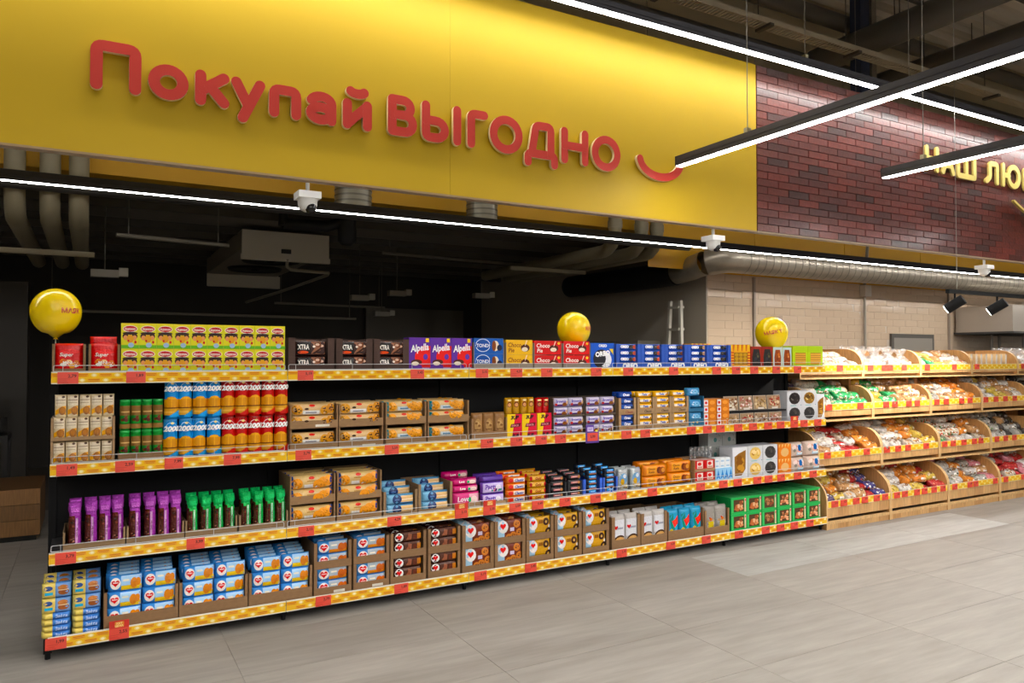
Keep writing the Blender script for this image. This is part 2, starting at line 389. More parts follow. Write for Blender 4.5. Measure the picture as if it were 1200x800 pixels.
# ================================================================== signs
sign = thing('wall_sign', 'long yellow hanging sign with red letters and a red smile', 'sign', (0, 4.40, 2.67))
YS = mat('yellow_sign_film', H('#c09e00'), rough=0.55, noise=(1.2, 0.02, (1, 1, 1)), spec=0.35)
for x0, x1 in ((-5.6, -2.9), (-2.899, -0.45), (-0.449, 2.018), (2.019, 4.807)):
    b = MB(); b.box(x0, 0, 0.012, x1, 0.06, 1.40, (1, 1, 1)); b.build('sign_panel', YS, sign)
b = MB(); b.box(-5.6, -0.004, 0, 4.807, 0.062, 0.012, H('#9a7f5c')); b.build('bottom_trim', PLAIN, sign)
LETFRONT, LETSIDE = mat('red_letter_face', H('#c8301c'), rough=0.4), None
def strip_outline(pts, hw, closed=False, cap=True):
    n = len(pts); Lp, Rp = [], []
    for i, (x, z) in enumerate(pts):
        if closed: a, c = pts[i - 1], pts[(i + 1) % n]
        else: a, c = pts[max(0, i - 1)], pts[min(n - 1, i + 1)]
        dx, dz = c[0] - a[0], c[1] - a[1]; l = math.hypot(dx, dz) or 1; nx, nz = -dz / l, dx / l
        Lp.append((x + nx * hw, z + nz * hw)); Rp.append((x - nx * hw, z - nz * hw))
    return Lp, Rp
def stroke(mb, pts, hw, y0, y1, face, side, closed=False):
    Lp, Rp = strip_outline(pts, hw, closed); n = len(pts); rng = range(n if closed else n - 1)
    for i in rng:
        j = (i + 1) % n
        mb.face([(Lp[i][0], y0, Lp[i][1]), (Rp[i][0], y0, Rp[i][1]), (Rp[j][0], y0, Rp[j][1]), (Lp[j][0], y0, Lp[j][1])], face)
        mb.face([(Lp[i][0], y0, Lp[i][1]), (Lp[j][0], y0, Lp[j][1]), (Lp[j][0], y1, Lp[j][1]), (Lp[i][0], y1, Lp[i][1])], side)
        mb.face([(Rp[i][0], y0, Rp[i][1]), (Rp[j][0], y0, Rp[j][1]), (Rp[j][0], y1, Rp[j][1]), (Rp[i][0], y1, Rp[i][1])], side)
    if not closed:
        for e, (p, q) in enumerate(((pts[0], pts[1]), (pts[-1], pts[-2]))):
            a0 = math.atan2(p[1] - q[1], p[0] - q[0]); arc = [(p[0] + hw * math.cos(a0 - PI / 2 + PI * k / 8), p[1] + hw * math.sin(a0 - PI / 2 + PI * k / 8)) for k in range(9)]
            mb.face([(x, y0, z) for x, z in arc], face)
            for k in range(8): mb.face([(arc[k][0], y0, arc[k][1]), (arc[k + 1][0], y0, arc[k + 1][1]), (arc[k + 1][0], y1, arc[k + 1][1]), (arc[k][0], y1, arc[k][1])], side)
def arcp(cx, cz, rx, rz, a0, a1, n=12): return [(cx + rx * math.cos(math.radians(a0 + (a1 - a0) * i / n)), cz + rz * math.sin(math.radians(a0 + (a1 - a0) * i / n))) for i in range(n + 1)]
def rnd(pts, r=0.02):                                        # round the corners of an open polyline
    out = [pts[0]]
    for i in range(1, len(pts) - 1):
        p, a, c = Vector(pts[i]), Vector(pts[i - 1]), Vector(pts[i + 1]); u, w = (a - p).normalized(), (c - p).normalized()
        q = min(r, (a - p).length / 2, (c - p).length / 2)
        for t in (0, .25, .5, .75, 1): P1 = p + u * q; P2 = p + w * q; out.append(tuple((1 - t) ** 2 * P1 + 2 * t * (1 - t) * p + t * t * P2))
    out.append(pts[-1]); return out
def letter_strokes(ch, W, Z):
    """strokes in an inner box W wide, Z high; True marks a closed one"""
    q = 0.03; o = lambda x, z, rx, rz: (arcp(x, z, rx, rz, 0, 360, 28)[:-1], True)
    return {
        'П': [(rnd([(0, 0), (0, Z), (W, Z), (W, 0)], q), False)],
        'О': [o(W / 2, Z / 2, W / 2, Z / 2)],
        'К': [([(0, 0), (0, Z)], False), ([(W, Z), (W * .12, Z * .45)], False), ([(W * .38, Z * .62), (W, 0)], False)],
        'У': [([(0, Z), (W * .47, Z * .40)], False), ([(W, Z), (W * .28, 0)], False)],
        'А': [(arcp(W / 2, Z * .70, W / 2, Z * .30, 160, 0, 10) + [(W, Z * .3), (W, 0)], False), (arcp(W * .47, Z * .27, W * .47, Z * .27, 0, 360, 24)[:-1], True)],
        'Й': [([(0, Z * .66), (0, 0)], False), ([(0, Z * .02), (W, Z * .64)], False), ([(W, Z * .66), (W, 0)], False), (arcp(W / 2, Z * 1.09, W * .36, Z * .10, 200, 340, 10), False)],
        'В': [([(0, 0), (0, Z)], False), ([(0, Z), (W * .5, Z)] + arcp(W * .55, Z * .765, W * .34, Z * .235, 75, -75, 8) + [(W * .5, Z * .53), (0, Z * .53)], False),
              ([(0, 0), (W * .58, 0)] + arcp(W * .62, Z * .265, W * .38, Z * .265, -75, 75, 8) + [(W * .58, Z * .53), (W * .3, Z * .53)], False)],
        'Ы': [(rnd([(0, Z), (0, 0), (W * .3, 0)], q) + arcp(W * .34, Z * .27, W * .26, Z * .27, -75, 75, 8) + [(W * .3, Z * .54)], False), ([(W * .3, Z * .54), (0, Z * .54)], False), ([(W, 0), (W, Z)], False)],
        'Г': [(rnd([(0, 0), (0, Z), (W, Z)], q), False)],
        'Д': [(rnd([(0, 0), (0, Z * .24), (W, Z * .24), (W, 0)], q), False), (rnd([(W * .14, Z * .24), (W * .3, Z), (W * .86, Z), (W * .86, Z * .24)], q), False)],
        'Н': [([(0, 0), (0, Z)], False), ([(W, 0), (W, Z)], False), ([(0, Z * .5), (W, Z * .5)], False)],
        '~': [(arcp(W / 2, Z, W / 2, Z, 188, 352, 24), False)],
        'A': [(rnd([(0, 0), (W / 2, Z), (W, 0)], 0.03), False), ([(W * .2, Z * .36), (W * .8, Z * .36)], False)],
        'Ш': [(rnd([(0, Z), (0, 0), (W, 0), (W, Z)], 0.01), False), ([(W / 2, 0), (W / 2, Z)], False)],
        'Л': [([(0, 0)] + rnd([(W * .1, 0.01), (W * .34, Z * .25), (W * .34, Z), (W, Z), (W, 0)], q), False)],
        'Ю': [([(0, 0), (0, Z)], False), ([(0, Z * .5), (W * .35, Z * .5)], False), o(W * .66, Z / 2, W * .34, Z / 2)],
        'Б': [(rnd([(W * .9, Z), (0, Z), (0, 0), (W * .55, 0)], q) + arcp(W * .6, Z * .28, W * .4, Z * .28, -75, 75, 10) + [(W * .5, Z * .56)], False), ([(W * .5, Z * .56), (0, Z * .56)], False)],
    }[ch]
def put_letters(parent, items, hw, col, side, name='letter', off=(0.0, 0.0), y0=-0.036, y1=-0.010, hwz=None):
    for ch, x0, x1, z0, z1 in items:
        b = MB(); W, Z = x1 - x0 - 2 * hw, z1 - z0 - 2 * hw
        for k, (pts, cl) in enumerate(letter_strokes(ch, W, Z)):
            stroke(b, [(x + hw, z + hw) for x, z in pts], hw, y0 - 0.0004 * k, y1, H(col), H(side), cl)
        b.build(name, PLAIN, parent, (x0 + off[0], 0, z0 - 2.67 + off[1]))
put_letters(sign, [('П', -0.013, 0.222, 3.005, 3.265), ('О', 0.254, 0.452, 3.006, 3.196), ('К', 0.484, 0.661, 3.006, 3.200), ('У', 0.669, 0.853, 2.944, 3.196), ('П', 0.874, 1.055, 3.003, 3.193),
                   ('А', 1.083, 1.262, 3.0, 3.194), ('Й', 1.300, 1.481, 3.0, 3.248), ('В', 1.583, 1.775, 3.003, 3.257), ('Ы', 1.807, 2.081, 2.998, 3.255), ('Г', 2.125, 2.278, 2.998, 3.252),
                   ('О', 2.290, 2.542, 2.995, 3.25), ('Д', 2.556, 2.826, 2.936, 3.250), ('Н', 2.853, 3.084, 2.99, 3.246), ('О', 3.114, 3.370, 2.978, 3.235)], 0.0285, '#c42d1c', '#e9cfa0')
put_letters(sign, [('~', 3.521, 3.981, 2.966, 3.161)], 0.03, '#c42d1c', '#e9cfa0', 'smile_arc')

brick_sign = thing('wall_sign', 'dark red brick hanging sign with pale yellow letters', 'sign', (0, 4.40, 2.67))
b = MB(); b.box(4.812, 0.01, 0.012, 11.2, 0.06, 1.40, H('#40201a')); b.build('backing_board', PLAIN, brick_sign)
b = MB(); b.box(4.812, -0.004, 0, 11.2, 0.062, 0.012, H('#a08a70')); b.build('bottom_trim', PLAIN, brick_sign)
BR = mat('dark_red_brick', attr=True, rough=0.5, spec=0.3, coat=0.45, coat_rough=0.24, noise=(18, 0.22, (1, 1, 2)), bump=(40, 0.35))
def brick_mesh(w, col):
    b = MB(); h, e = 0.0617, 0.0022
    b.mesh_in([(0, 0.012, 0), (w, 0.012, 0), (w, 0.012, h), (0, 0.012, h), (e, 0, e), (w - e, 0, e), (w - e, 0, h - e), (e, 0, h - e)],
              [(4, 5, 6, 7), (0, 1, 5, 4), (1, 2, 6, 5), (2, 3, 7, 6), (3, 0, 4, 7)], H(col)); return b.mesh('brick', BR)
BC = ['#5c251c', '#64281e', '#58241a', '#6c2c22', '#48201a', '#60271b', '#50231d', '#3f211c']
BM = [brick_mesh(0.2525, c) for c in BC]; BMH = [brick_mesh(0.124, c) for c in BC[:4]]
R = random.Random(11); nb = 0; rest = MB()
for j in range(22):
    z = 0.014 + 0.0630 * j; x = 4.814
    if j % 2: add('brick', BMH[R.randrange(4)], brick_sign, (x, R.uniform(-0.002, 0.001), z)); x += 0.1265; nb += 1
    while x < 10.9:
        c = R.choice([0, 1, 2, 3, 0, 1, 2, 5, 3, 4, 6, 7])
        if x < 8.30 and nb < 300: add('brick', BM[c], brick_sign, (x, R.uniform(-0.002, 0.001), z)); nb += 1
        else: rest.box(x, 0, z, x + 0.2525, 0.012, z + 0.0617, H(BC[c]))
        x += 0.255
o = rest.build('far_bricks', BR, brick_sign); o['kind'] = 'stuff'
put_letters(brick_sign, [('Н', 7.111, 7.335, 3.462, 3.722), ('A', 7.383, 7.609, 3.462, 3.705), ('Ш', 7.645, 7.990, 3.458, 3.715), ('Л', 8.153, 8.414, 3.460, 3.706), ('Ю', 8.478, 8.843, 3.458, 3.720), ('Б', 8.90, 9.10, 3.460, 3.720)],
            0.027, '#e6d070', '#cdb460', y0=-0.026, y1=-0.006)
b = MB(); pts = [(8.686 + 0.9 * t, 3.324 - 2.67 - 0.42 * t + 0.18 * t * t) for t in [i / 12 for i in range(13)]]
stroke(b, pts, 0.012, -0.04, -0.012, H('#e3c966'), H('#b99f4c')); b.build('smile_arc', PLAIN, brick_sign)

# ================================================================== gondola shelving
YF, XL, BAY = 4.73, -0.18, 1.25
ZT = {1: 1.554, 2: 1.057, 3: 0.583, 4: 0.134}                # top of each price rail
ZS = {k: v - 0.014 for k, v in ZT.items()}                    # shelf surface
gond = thing('shelf_gondola', 'long black shelving unit of four biscuit shelves with yellow price rails', 'shelving', (XL, YF, 0))
for k in range(6):
    b = MB(); x = BAY * k; b.box(x - 0.02, 0.455, 0, x + 0.02, 0.515, 1.70 if k else 1.76, H('#1b1b1d')); b.build('upright', BLACK, gond)
    b = MB(); b.box(x - 0.02, 0.05, 0.035, x + 0.02, 0.10, 0.11, H('#141416')); b.tube([(x, 0.075, 0), (x, 0.075, 0.035)], 0.014, H('#707070')); b.build('foot', BLACK, gond)
    if k < 5:
        b = MB(); b.box(x + 0.021, 0.47, 0.12, x + BAY - 0.021, 0.485, 1.69, H('#1b1b1d')); b.build('back_panel', BLACK, gond)
for k in range(5): b = MB(); b.box(BAY * k + .022, .20, 0, BAY * (k + 1) - .022, .21, .095, H('#0b0b0c')); b.build('shade_plate', BLACK, gond)  # black plates added to deepen the shadow under the base shelf
def rail_mesh():
    b = MB(); L = BAY - 0.004; h = 0.066
    b.box(0, 0, 0, L, 0.010, h, H('#e8e2d0')); a = Art(b); a.rect(0, 0.006, L, 0.060, H('#eebc1c'))
    n = 11; p = L / n
    for j in range(2):
        for i in range(n):
            x = (i + 0.28 + 0.5 * j) * p; zc = 0.047 if j == 0 else 0.019
            if x + 0.03 > L: continue
            a.k = 1; a.rect(x - 0.032, zc - 0.009, x + 0.03, zc + 0.009, H('#eba41d'))
            a.rect(x - 0.027, zc + 0.002, x + 0.026, zc + 0.006, H('#cf7416')); a.k -= 1; a.rect(x - 0.022, zc - 0.006, x + 0.022, zc - 0.002, H('#d47f1c'))
            if x + p * 0.5 < L - 0.02: a.k = 1; a.ell(x + p * 0.5, zc, 0.016, 0.011, H('#f0d06a'), 10); a.ell(x + p * 0.5, zc, 0.009, 0.007, H('#f6e6b0'), 8)
    return b.mesh('price_rail', GLOSS)
def fence_mesh():
    b = MB(); L = BAY - 0.01; r = 0.0022
    pth = [(0.006, 0, 0.006)] + [(0.006 + .008 * (1 - math.cos(t)), 0, 0.03 + .008 * math.sin(t)) for t in (0, .8, 1.57)] + [(L - 0.014, 0, 0.038), (L - 0.006, 0, 0.03), (L - 0.006, 0, 0.006)]
    b.tube(pth, r, (1, 1, 1), n=6); b.tube([(0.006, 0, 0.006), (L - 0.006, 0, 0.006)], r, (1, 1, 1), n=6)
    for x in (0.05, L / 3, L * 2 / 3, L - 0.05): b.tube([(x, 0, 0.0), (x, 0, 0.038)], r * .8, (1, 1, 1), n=5)
    return b.mesh('wire_fence', CHROME)
def shelf_mesh(dep=0.455, top='#2c2c2e'):
    b = MB(); b.box(0.001, 0, -0.022, BAY - 0.005, dep, 0, H('#1d1d20'), top=H(top)); b.box(0.001, 0, -0.05, BAY - 0.005, 0.012, -0.022, H('#e0dccf')); return b.mesh('shelf_board', PLAIN)
RM, FM, SM = rail_mesh(), fence_mesh(), shelf_mesh()
RAILS = {}
for s in (1, 2, 3, 4):
    for k in range(5):
        x = BAY * k
        add('shelf_board', SM, gond, (x, 0.012, ZS[s])); rl = add('price_rail', RM, gond, (x + 0.002, 0, ZT[s] - 0.066)); RAILS[s, k] = rl
        if s < 4: add('wire_fence', FM, gond, (x + 0.005, 0.022, ZT[s] - 0.004))
        for xx in ((x + 0.01,) if k else (x + 0.004,)):
            b = MB(); b.prism([(0, 0), (0.004, 0), (0.004, 0.03), (0, 0.03)], 0, 0.43, H('#1b1b1d')); b.build('bracket', BLACK, gond, (xx, 0.02, ZS[s] - 0.053))
b = MB(); b.mesh_in([(0, 0.03, 0.07), (0, 0.47, 0.07), (0, 0.47, 0.42), (0, 0.05, 0.125), (-0.012, 0.03, 0.07), (-0.012, 0.47, 0.07), (-0.012, 0.47, 0.42), (-0.012, 0.05, 0.125)],
    [(0, 1, 2, 3), (4, 7, 6, 5), (0, 3, 7, 4), (3, 2, 6, 7), (2, 1, 5, 6), (1, 0, 4, 5)], H('#1b1b1d')); b.build('base_side_panel', BLACK, gond)
_tags = {}
def price_tag_mesh(price, top=None, w=0.098):
    key = (price, top)
    if key in _tags: return _tags[key]
    b = MB(); col = H('#e04a36'); b.box(-w / 2, 0, 0.002, w / 2, 0.0025, 0.064, col); a = Art(b)
    a.text(price, w * 0.2, 0.044, 0.017, H('#3a0c0a'), w * 0.5); a.rect(-w * .46, 0.026, w * .1, 0.029, H('#c43a2a')); a.rect(-w * .46, 0.016, -w * .05, 0.019, H('#c43a2a')); a.rect(-w * .46, 0.007, w * .0, 0.010, H('#c43a2a'))
    if top == 'red':
        b.box(-w * .5, -0.001, 0.064, w * .5, 0.0015, 0.105, H('#d02a18')); a.surf = lambda x, z: -0.0015; a.rect(-w * .22, 0.070, w * .24, 0.099, H('#e08a1e')); a.text('ХИТ', 0, 0.0915, 0.011, H('#ffe9a0'), w * .4); a.text('ЦЕНА', 0, 0.078, 0.011, H('#ffe9a0'), w * .42)
    if top == 'violet':
        b.box(-w * .62, -0.0005, -0.014, w * .62, 0.002, 0.072, H('#5b3a9a')); b.box(-w * .62, -0.0005, 0.072, w * .15, 0.002, 0.125, H('#5b3a9a')); a.surf = lambda x, z: -0.0008
        a.rect(-w * .5, 0.002, w * .5, 0.064, col); a.rect(-w * .5, 0.076, w * .06, 0.108, H('#cdbbe6')); a.text('ХИТ', -w * .22, 0.092, 0.014, H('#5b3a9a'), w * .45); a.text(price, 0, 0.036, 0.020, H('#3a0c0a'), w * .8); a.ell(w * .36, 0.078, 0.014, 0.008, H('#e8d436'), 8)
    me = b.mesh('price_tag', PLAIN); _tags[key] = me; return me
PRICES = ['2,79', '1,89', '5,19', '3,45', '2,15', '4,29', '1,65', '3,79', '2,59', '6,49', '1,39', '4,85']
TAGS = {1: [(-0.1, '2,79'), (0.23, '1,89'), (1.18, '5,19'), 1.93, 2.42, 2.7, 2.96, 3.41, 3.72, 4.19, 4.67, 4.9, 5.12, 5.4, 5.68],
        2: [(-0.1, '1,49'), (0.18, '2,59'), (0.43, '7,99'), (0.75, '7,99'), 1.17, 1.75, 2.46, 2.7, 2.91, 3.08, (3.37, '3,99', 'violet'), 3.7, 3.89, 4.38, 4.56, 4.71, 4.92, 5.1, 5.29, 5.45, (5.63, '4,15', 'red'), 5.76, 5.95],
        3: [(-0.1, '3,79'), (0.55, '3,99'), 1.19, 1.77, (2.26, '2,15', 'red'), (2.48, '2,35', 'red'), 2.69, 2.88, 3.12, 3.4, 3.65, 3.96, 4.48, 4.74, 4.91, 5.15, 5.29, 5.45, 5.67, 5.88],
        4: [(-0.14, '1,99'), (0.16, '2,55', 'red'), 1.3, 1.82, 2.41, 2.82, 3.65, 4.15, 4.54, 4.92, 5.25, 5.44, 5.62, 5.83]}
q = 0
for s, L in TAGS.items():
    for e in L:
        x, pr, tp = (e, PRICES[q % 12], None) if not isinstance(e, tuple) else (e[0], e[1], e[2] if len(e) > 2 else None); q += 1
        k = min(4, max(0, int((x - XL) / BAY)))
        add('price_tag', price_tag_mesh(pr, tp), RAILS[s, k], (x - XL - BAY * k - 0.002, -0.0045, 0))

# ================================================================== packs: one builder for each kind, shared meshes
KIND = {}
def kind(name, objname, mesh, cat, parts=()): KIND[name] = (objname, mesh, cat, parts)
def put(k, x, y, z, label, group=None, rz=0.0, rx=0.0):
    objname, me, cat, parts = KIND[k]
    if me is None:
        o = thing(objname, label, cat, (x, y, z), (rx, 0, rz), group)
    else:
        o = add(objname, me, None, (x, y, z + 0.0006), (rx, 0, rz)); tag(o, label, cat, group)
    for pn, pm in parts: add(pn, pm, o)
    return o
SHELF = {1: 'top shelf', 2: 'second shelf', 3: 'third shelf', 4: 'bottom shelf'}
def carton(w, h, d, col, art=None, top=None, side=None, mats=PRINT):
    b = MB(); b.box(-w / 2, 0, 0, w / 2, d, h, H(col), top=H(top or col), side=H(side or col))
    if art: art(Art(b), w, h)
    return b.mesh('carton', mats)
def flow(w, h, d, col, art=None, colfn=None, axis='x', m=FILM, name='pack', **kw):
    b = MB(); s = pillow(b, w, h, d, H(col), axis, colfn=colfn, **kw); a = Art(b, s); a.curved = True
    if art: art(a, w, h)
    return b.mesh(name, m)
_tray = {}
def tray(w, h, d, lip=0.05, ear=0.02, col='#8a6845', back=None, t=0.003, art=None, sidecut=True):
    key = (round(w, 3), round(h, 3), round(d, 3), round(lip, 3), round(ear, 3), col, art)
    if key in _tray: return _tray[key]
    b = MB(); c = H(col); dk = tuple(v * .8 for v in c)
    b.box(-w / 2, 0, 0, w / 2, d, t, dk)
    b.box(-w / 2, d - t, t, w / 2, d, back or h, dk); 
    for sx in (-1, 1):
        x0, x1 = (-w / 2, -w / 2 + t) if sx < 0 else (w / 2 - t, w / 2)
        b.box(x0, 0, t, x1, d - t, h, c)
        if ear: 
            e0, e1 = (-w / 2 + t, -w / 2 + ear) if sx < 0 else (w / 2 - ear, w / 2 - t); b.box(e0, 0, t, e1, t, h, c)
    b.box(-w / 2 + (ear or t), 0, t, w / 2 - (ear or t), t, lip, c)
    if art: art(Art(b), w, h)
    me = b.mesh('display_tray', CARD); _tray[key] = me; return me
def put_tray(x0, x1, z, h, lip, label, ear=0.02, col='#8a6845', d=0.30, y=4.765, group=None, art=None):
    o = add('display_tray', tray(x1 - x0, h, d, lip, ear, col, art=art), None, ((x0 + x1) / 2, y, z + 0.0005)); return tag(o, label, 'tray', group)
def white_sticker(a, w, h): a.rect(w * .02, h * .06, w * .32, h * .16, H('#ded8c8'))

# ------------------------------------------------ art for each kind
def a_puffs(a, w, h): a.ell(0, h * .72, w * .36, h * .09, H('#e33a20')); a.text('Super', -w * .1, h * .63, h * .12, H('#f5e9e0'), w * .6, .2); a.bits(-w * .4, h * .12, w * .42, h * .52, [H('#e8a050'), H('#f0c890'), H('#d07028'), H('#f4e6d8')], 14, w * .10, 3); a.text('MINI', -w * .05, h * .36, h * .10, H('#fff4e8'), w * .5)
def a_barni(a, w, h):
    a.ell(0, h * .95, w * .5, h * .04, H('#e2d43c')); a.ell(0, h * .78, w * .42, h * .14, H('#e8e0d8')); a.ell(0, h * .78, w * .38, h * .115, H('#b81f2c')); a.text('Медвежонок', 0, h * .78, h * .10, H('#f4e8e0'), w * .62)
    a.ell(0, h * .6, w * .44, h * .06, H('#2c1c14')); a.ell(-w * .27, h * .48, w * .17, h * .12, H('#3a2416')); a.ell(w * .25, h * .48, w * .17, h * .12, H('#3a2416'))
    a.ell(-w * .26, h * .42, w * .13, h * .10, H('#d99a6a')); a.ell(w * .25, h * .42, w * .13, h * .10, H('#d99a6a')); a.ell(0, h * .38, w * .20, h * .16, H('#d8a030')); a.ell(-w * .1, h * .3, w * .06, h * .05, H('#c8402c')); a.ell(w * .3, h * .25, w * .07, h * .06, H('#c8402c'))
    a.rect(-w / 2, 0, w / 2, h * .13, H('#6fae3a')); a.ell(w * .05, h * .13, w * .17, h * .10, H('#9fb6cc'))
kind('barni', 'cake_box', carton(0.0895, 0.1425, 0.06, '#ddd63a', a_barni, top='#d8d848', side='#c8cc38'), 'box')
kind('puffs', 'snack_bag', flow(0.135, 0.165, 0.05, '#c92016', a_puffs, axis='z', m=FILM), 'snack bag')
def a_xtra(a, w, h):
    a.rect(-w * .46, h * .12, -w * .02, h * .9, H('#15100e')); a.text('XTRA', -w * .25, h * .58, h * .34, H('#efe8e0'), w * .36); a.ell(-w * .26, h * .22, w * .17, h * .1, H('#d65a1e'))
    a.poly([(0, h * .1), (w * .44, h * .1), (w * .44, h * .92), (0, h * .92)], H('#8a5c46')); a.poly([(w * .02, h * .12), (w * .12, h * .12), (w * .42, h * .6), (w * .42, h * .88)], H('#3a2018')); a.bits(w * .02, h * .5, w * .4, h * .9, [H('#c8a088'), H('#e6d0bc'), H('#6a3c28')], 6, h * .12, 2)
kind('xtra', 'wafer_pack', flow(0.2, 0.094, 0.06, '#3a2622', a_xtra), 'wafer pack')
def a_alp(a, w, h):
    a.rect(w * .1, h * .1, w * .5, h * .75, H('#c83a3a')); a.ell(w * .12, h * .42, w * .36, h * .26, H('#d8402c')); a.text('Alpella', -w * .02, h * .70, h * .20, H('#f4f0f4'), w * .85, .15, .03, .12); a.ell(-w * .16, h * .26, w * .26, h * .085, H('#4a2016')); a.ell(-w * .22, h * .22, w * .17, h * .06, H('#ece0d0')); a.ell(w * .26, h * .42, w * .11, h * .09, H('#5a3a9a')); a.rect(w * .26, h * .86, w * .42, h * .98, H('#e0c048')); a.rect(w * .1, h * .04, w * .44, h * .09, H('#c8b8d8'))
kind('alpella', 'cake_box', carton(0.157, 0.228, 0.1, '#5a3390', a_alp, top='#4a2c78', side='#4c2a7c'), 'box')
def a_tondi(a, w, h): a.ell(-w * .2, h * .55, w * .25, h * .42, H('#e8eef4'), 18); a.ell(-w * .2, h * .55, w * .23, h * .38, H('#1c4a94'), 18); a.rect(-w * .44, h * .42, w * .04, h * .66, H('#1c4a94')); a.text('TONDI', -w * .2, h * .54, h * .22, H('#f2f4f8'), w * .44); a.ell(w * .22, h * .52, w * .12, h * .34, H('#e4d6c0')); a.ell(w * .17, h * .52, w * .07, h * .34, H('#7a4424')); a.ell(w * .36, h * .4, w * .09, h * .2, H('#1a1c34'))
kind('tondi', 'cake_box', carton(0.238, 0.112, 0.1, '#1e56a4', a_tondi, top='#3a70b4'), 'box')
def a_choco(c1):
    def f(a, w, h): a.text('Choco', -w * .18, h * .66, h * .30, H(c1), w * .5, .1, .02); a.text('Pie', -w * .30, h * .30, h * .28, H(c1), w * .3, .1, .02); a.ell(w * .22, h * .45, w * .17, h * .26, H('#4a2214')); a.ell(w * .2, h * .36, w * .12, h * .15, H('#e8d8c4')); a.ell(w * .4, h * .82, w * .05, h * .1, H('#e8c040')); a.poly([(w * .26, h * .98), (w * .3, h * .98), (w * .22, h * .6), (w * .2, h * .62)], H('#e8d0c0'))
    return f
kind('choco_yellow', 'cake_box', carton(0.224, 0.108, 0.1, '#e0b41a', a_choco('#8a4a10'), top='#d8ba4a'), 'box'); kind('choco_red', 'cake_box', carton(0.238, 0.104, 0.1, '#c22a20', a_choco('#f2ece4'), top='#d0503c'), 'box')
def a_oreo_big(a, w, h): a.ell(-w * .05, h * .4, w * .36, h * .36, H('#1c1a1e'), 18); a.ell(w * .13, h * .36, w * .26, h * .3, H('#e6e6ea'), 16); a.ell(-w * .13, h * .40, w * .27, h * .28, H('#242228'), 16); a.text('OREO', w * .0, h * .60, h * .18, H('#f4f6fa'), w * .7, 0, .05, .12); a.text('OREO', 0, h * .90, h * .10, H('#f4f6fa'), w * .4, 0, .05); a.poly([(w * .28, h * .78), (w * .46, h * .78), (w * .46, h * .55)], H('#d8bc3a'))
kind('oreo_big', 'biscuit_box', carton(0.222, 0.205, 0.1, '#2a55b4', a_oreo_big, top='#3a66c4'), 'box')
def a_oreo(cc):
    def f(a, w, h): a.text('OREO', -w * .2, h * .55, h * .42, H('#f0f4fa'), w * .5, 0, .06); a.ell(w * .17, h * .5, w * .14, h * .36, H('#1c1a1e')); a.ell(w * .36, h * .5, w * .12, h * .34, H(cc))
    return f
for n_, c_ in (('oreo_red', '#a8503c'), ('oreo_brown', '#5a3020'), ('oreo_pale', '#a8886c'), ('oreo_black', '#15151a')): kind(n_, 'biscuit_pack', flow(0.178, 0.048, 0.045, '#24479c', a_oreo(c_)), 'biscuit pack')
def a_oreotray(a, w, h): a.text('OREO', w * .06, 0.026, 0.044, H('#f2f4f8'), w * .62, 0, .07)
def a_striped(a, w, h):
    for i in range(9): x = -w / 2 + w * i / 9; a.poly([(x, h), (x + w * .05, h), (x + w * .02, h * .72), (x - w * .0, h * .72)], H('#b4401c' if i % 2 else '#e8d050')); a.k = 1
    for i in range(6): z = h * .05 + h * .7 * i / 6; a.rect(-w / 2, z, -w * .36, z + h * .05, H('#b4401c')); a.k = 1; a.rect(w * .36, z, w / 2, z + h * .05, H('#b4401c')); a.k = 1
    a.k = 2; a.rect(-w * .36, h * .14, w * .36, h * .66, H('#8a6420'))
    for i in range(3):
        for j in range(3): a.ell(-w * .22 + w * .22 * i, h * (.24 + .16 * j), w * .10, h * .075, H('#b8902e')); a.k = 3
kind('striped', 'biscuit_box', carton(0.232, 0.205, 0.12, '#d8a01e', a_striped, top='#c8941c'), 'box')
def a_window(base, win, bits, n=14):
    def f(a, w, h): a.poly([(-w * .34, h * .1), (w * .34, h * .1), (w * .38, h * .5), (w * .26, h * .88), (-w * .26, h * .88), (-w * .38, h * .5)], H(win)); a.bits(-w * .32, h * .12, w * .32, h * .85, [H(c) for c in bits], n, w * .12, 5)
    return f
kind('maroon', 'biscuit_box', carton(0.138, 0.19, 0.12, '#8a3020', a_window('', '#24201c', ['#3a3a30', '#1a1a1e', '#5a5640', '#2c3038']), top='#a05038'), 'box')
kind('paleblue', 'biscuit_box', carton(0.118, 0.185, 0.12, '#b9c8c4', a_window('', '#8a4a28', ['#b86a3a', '#8a4020', '#c8845a', '#7a3818']), top='#c8d4d0', side='#d8c85a'), 'box')
def a_lime(a, w, h):
    a.rect(-w * .5, h * .72, w * .5, h, H('#a9c23a')); a.rect(-w * .34, h * .14, w * .36, h * .68, H('#7a4a24'))
    for i in range(5): a.rect(-w * .34, h * (.15 + .105 * i), w * .36, h * (.235 + .105 * i), H('#cfa05c')); a.k -= 1
kind('lime', 'biscuit_box', carton(0.205, 0.20, 0.12, '#b4c84a', a_lime, top='#a8bc40'), 'box')

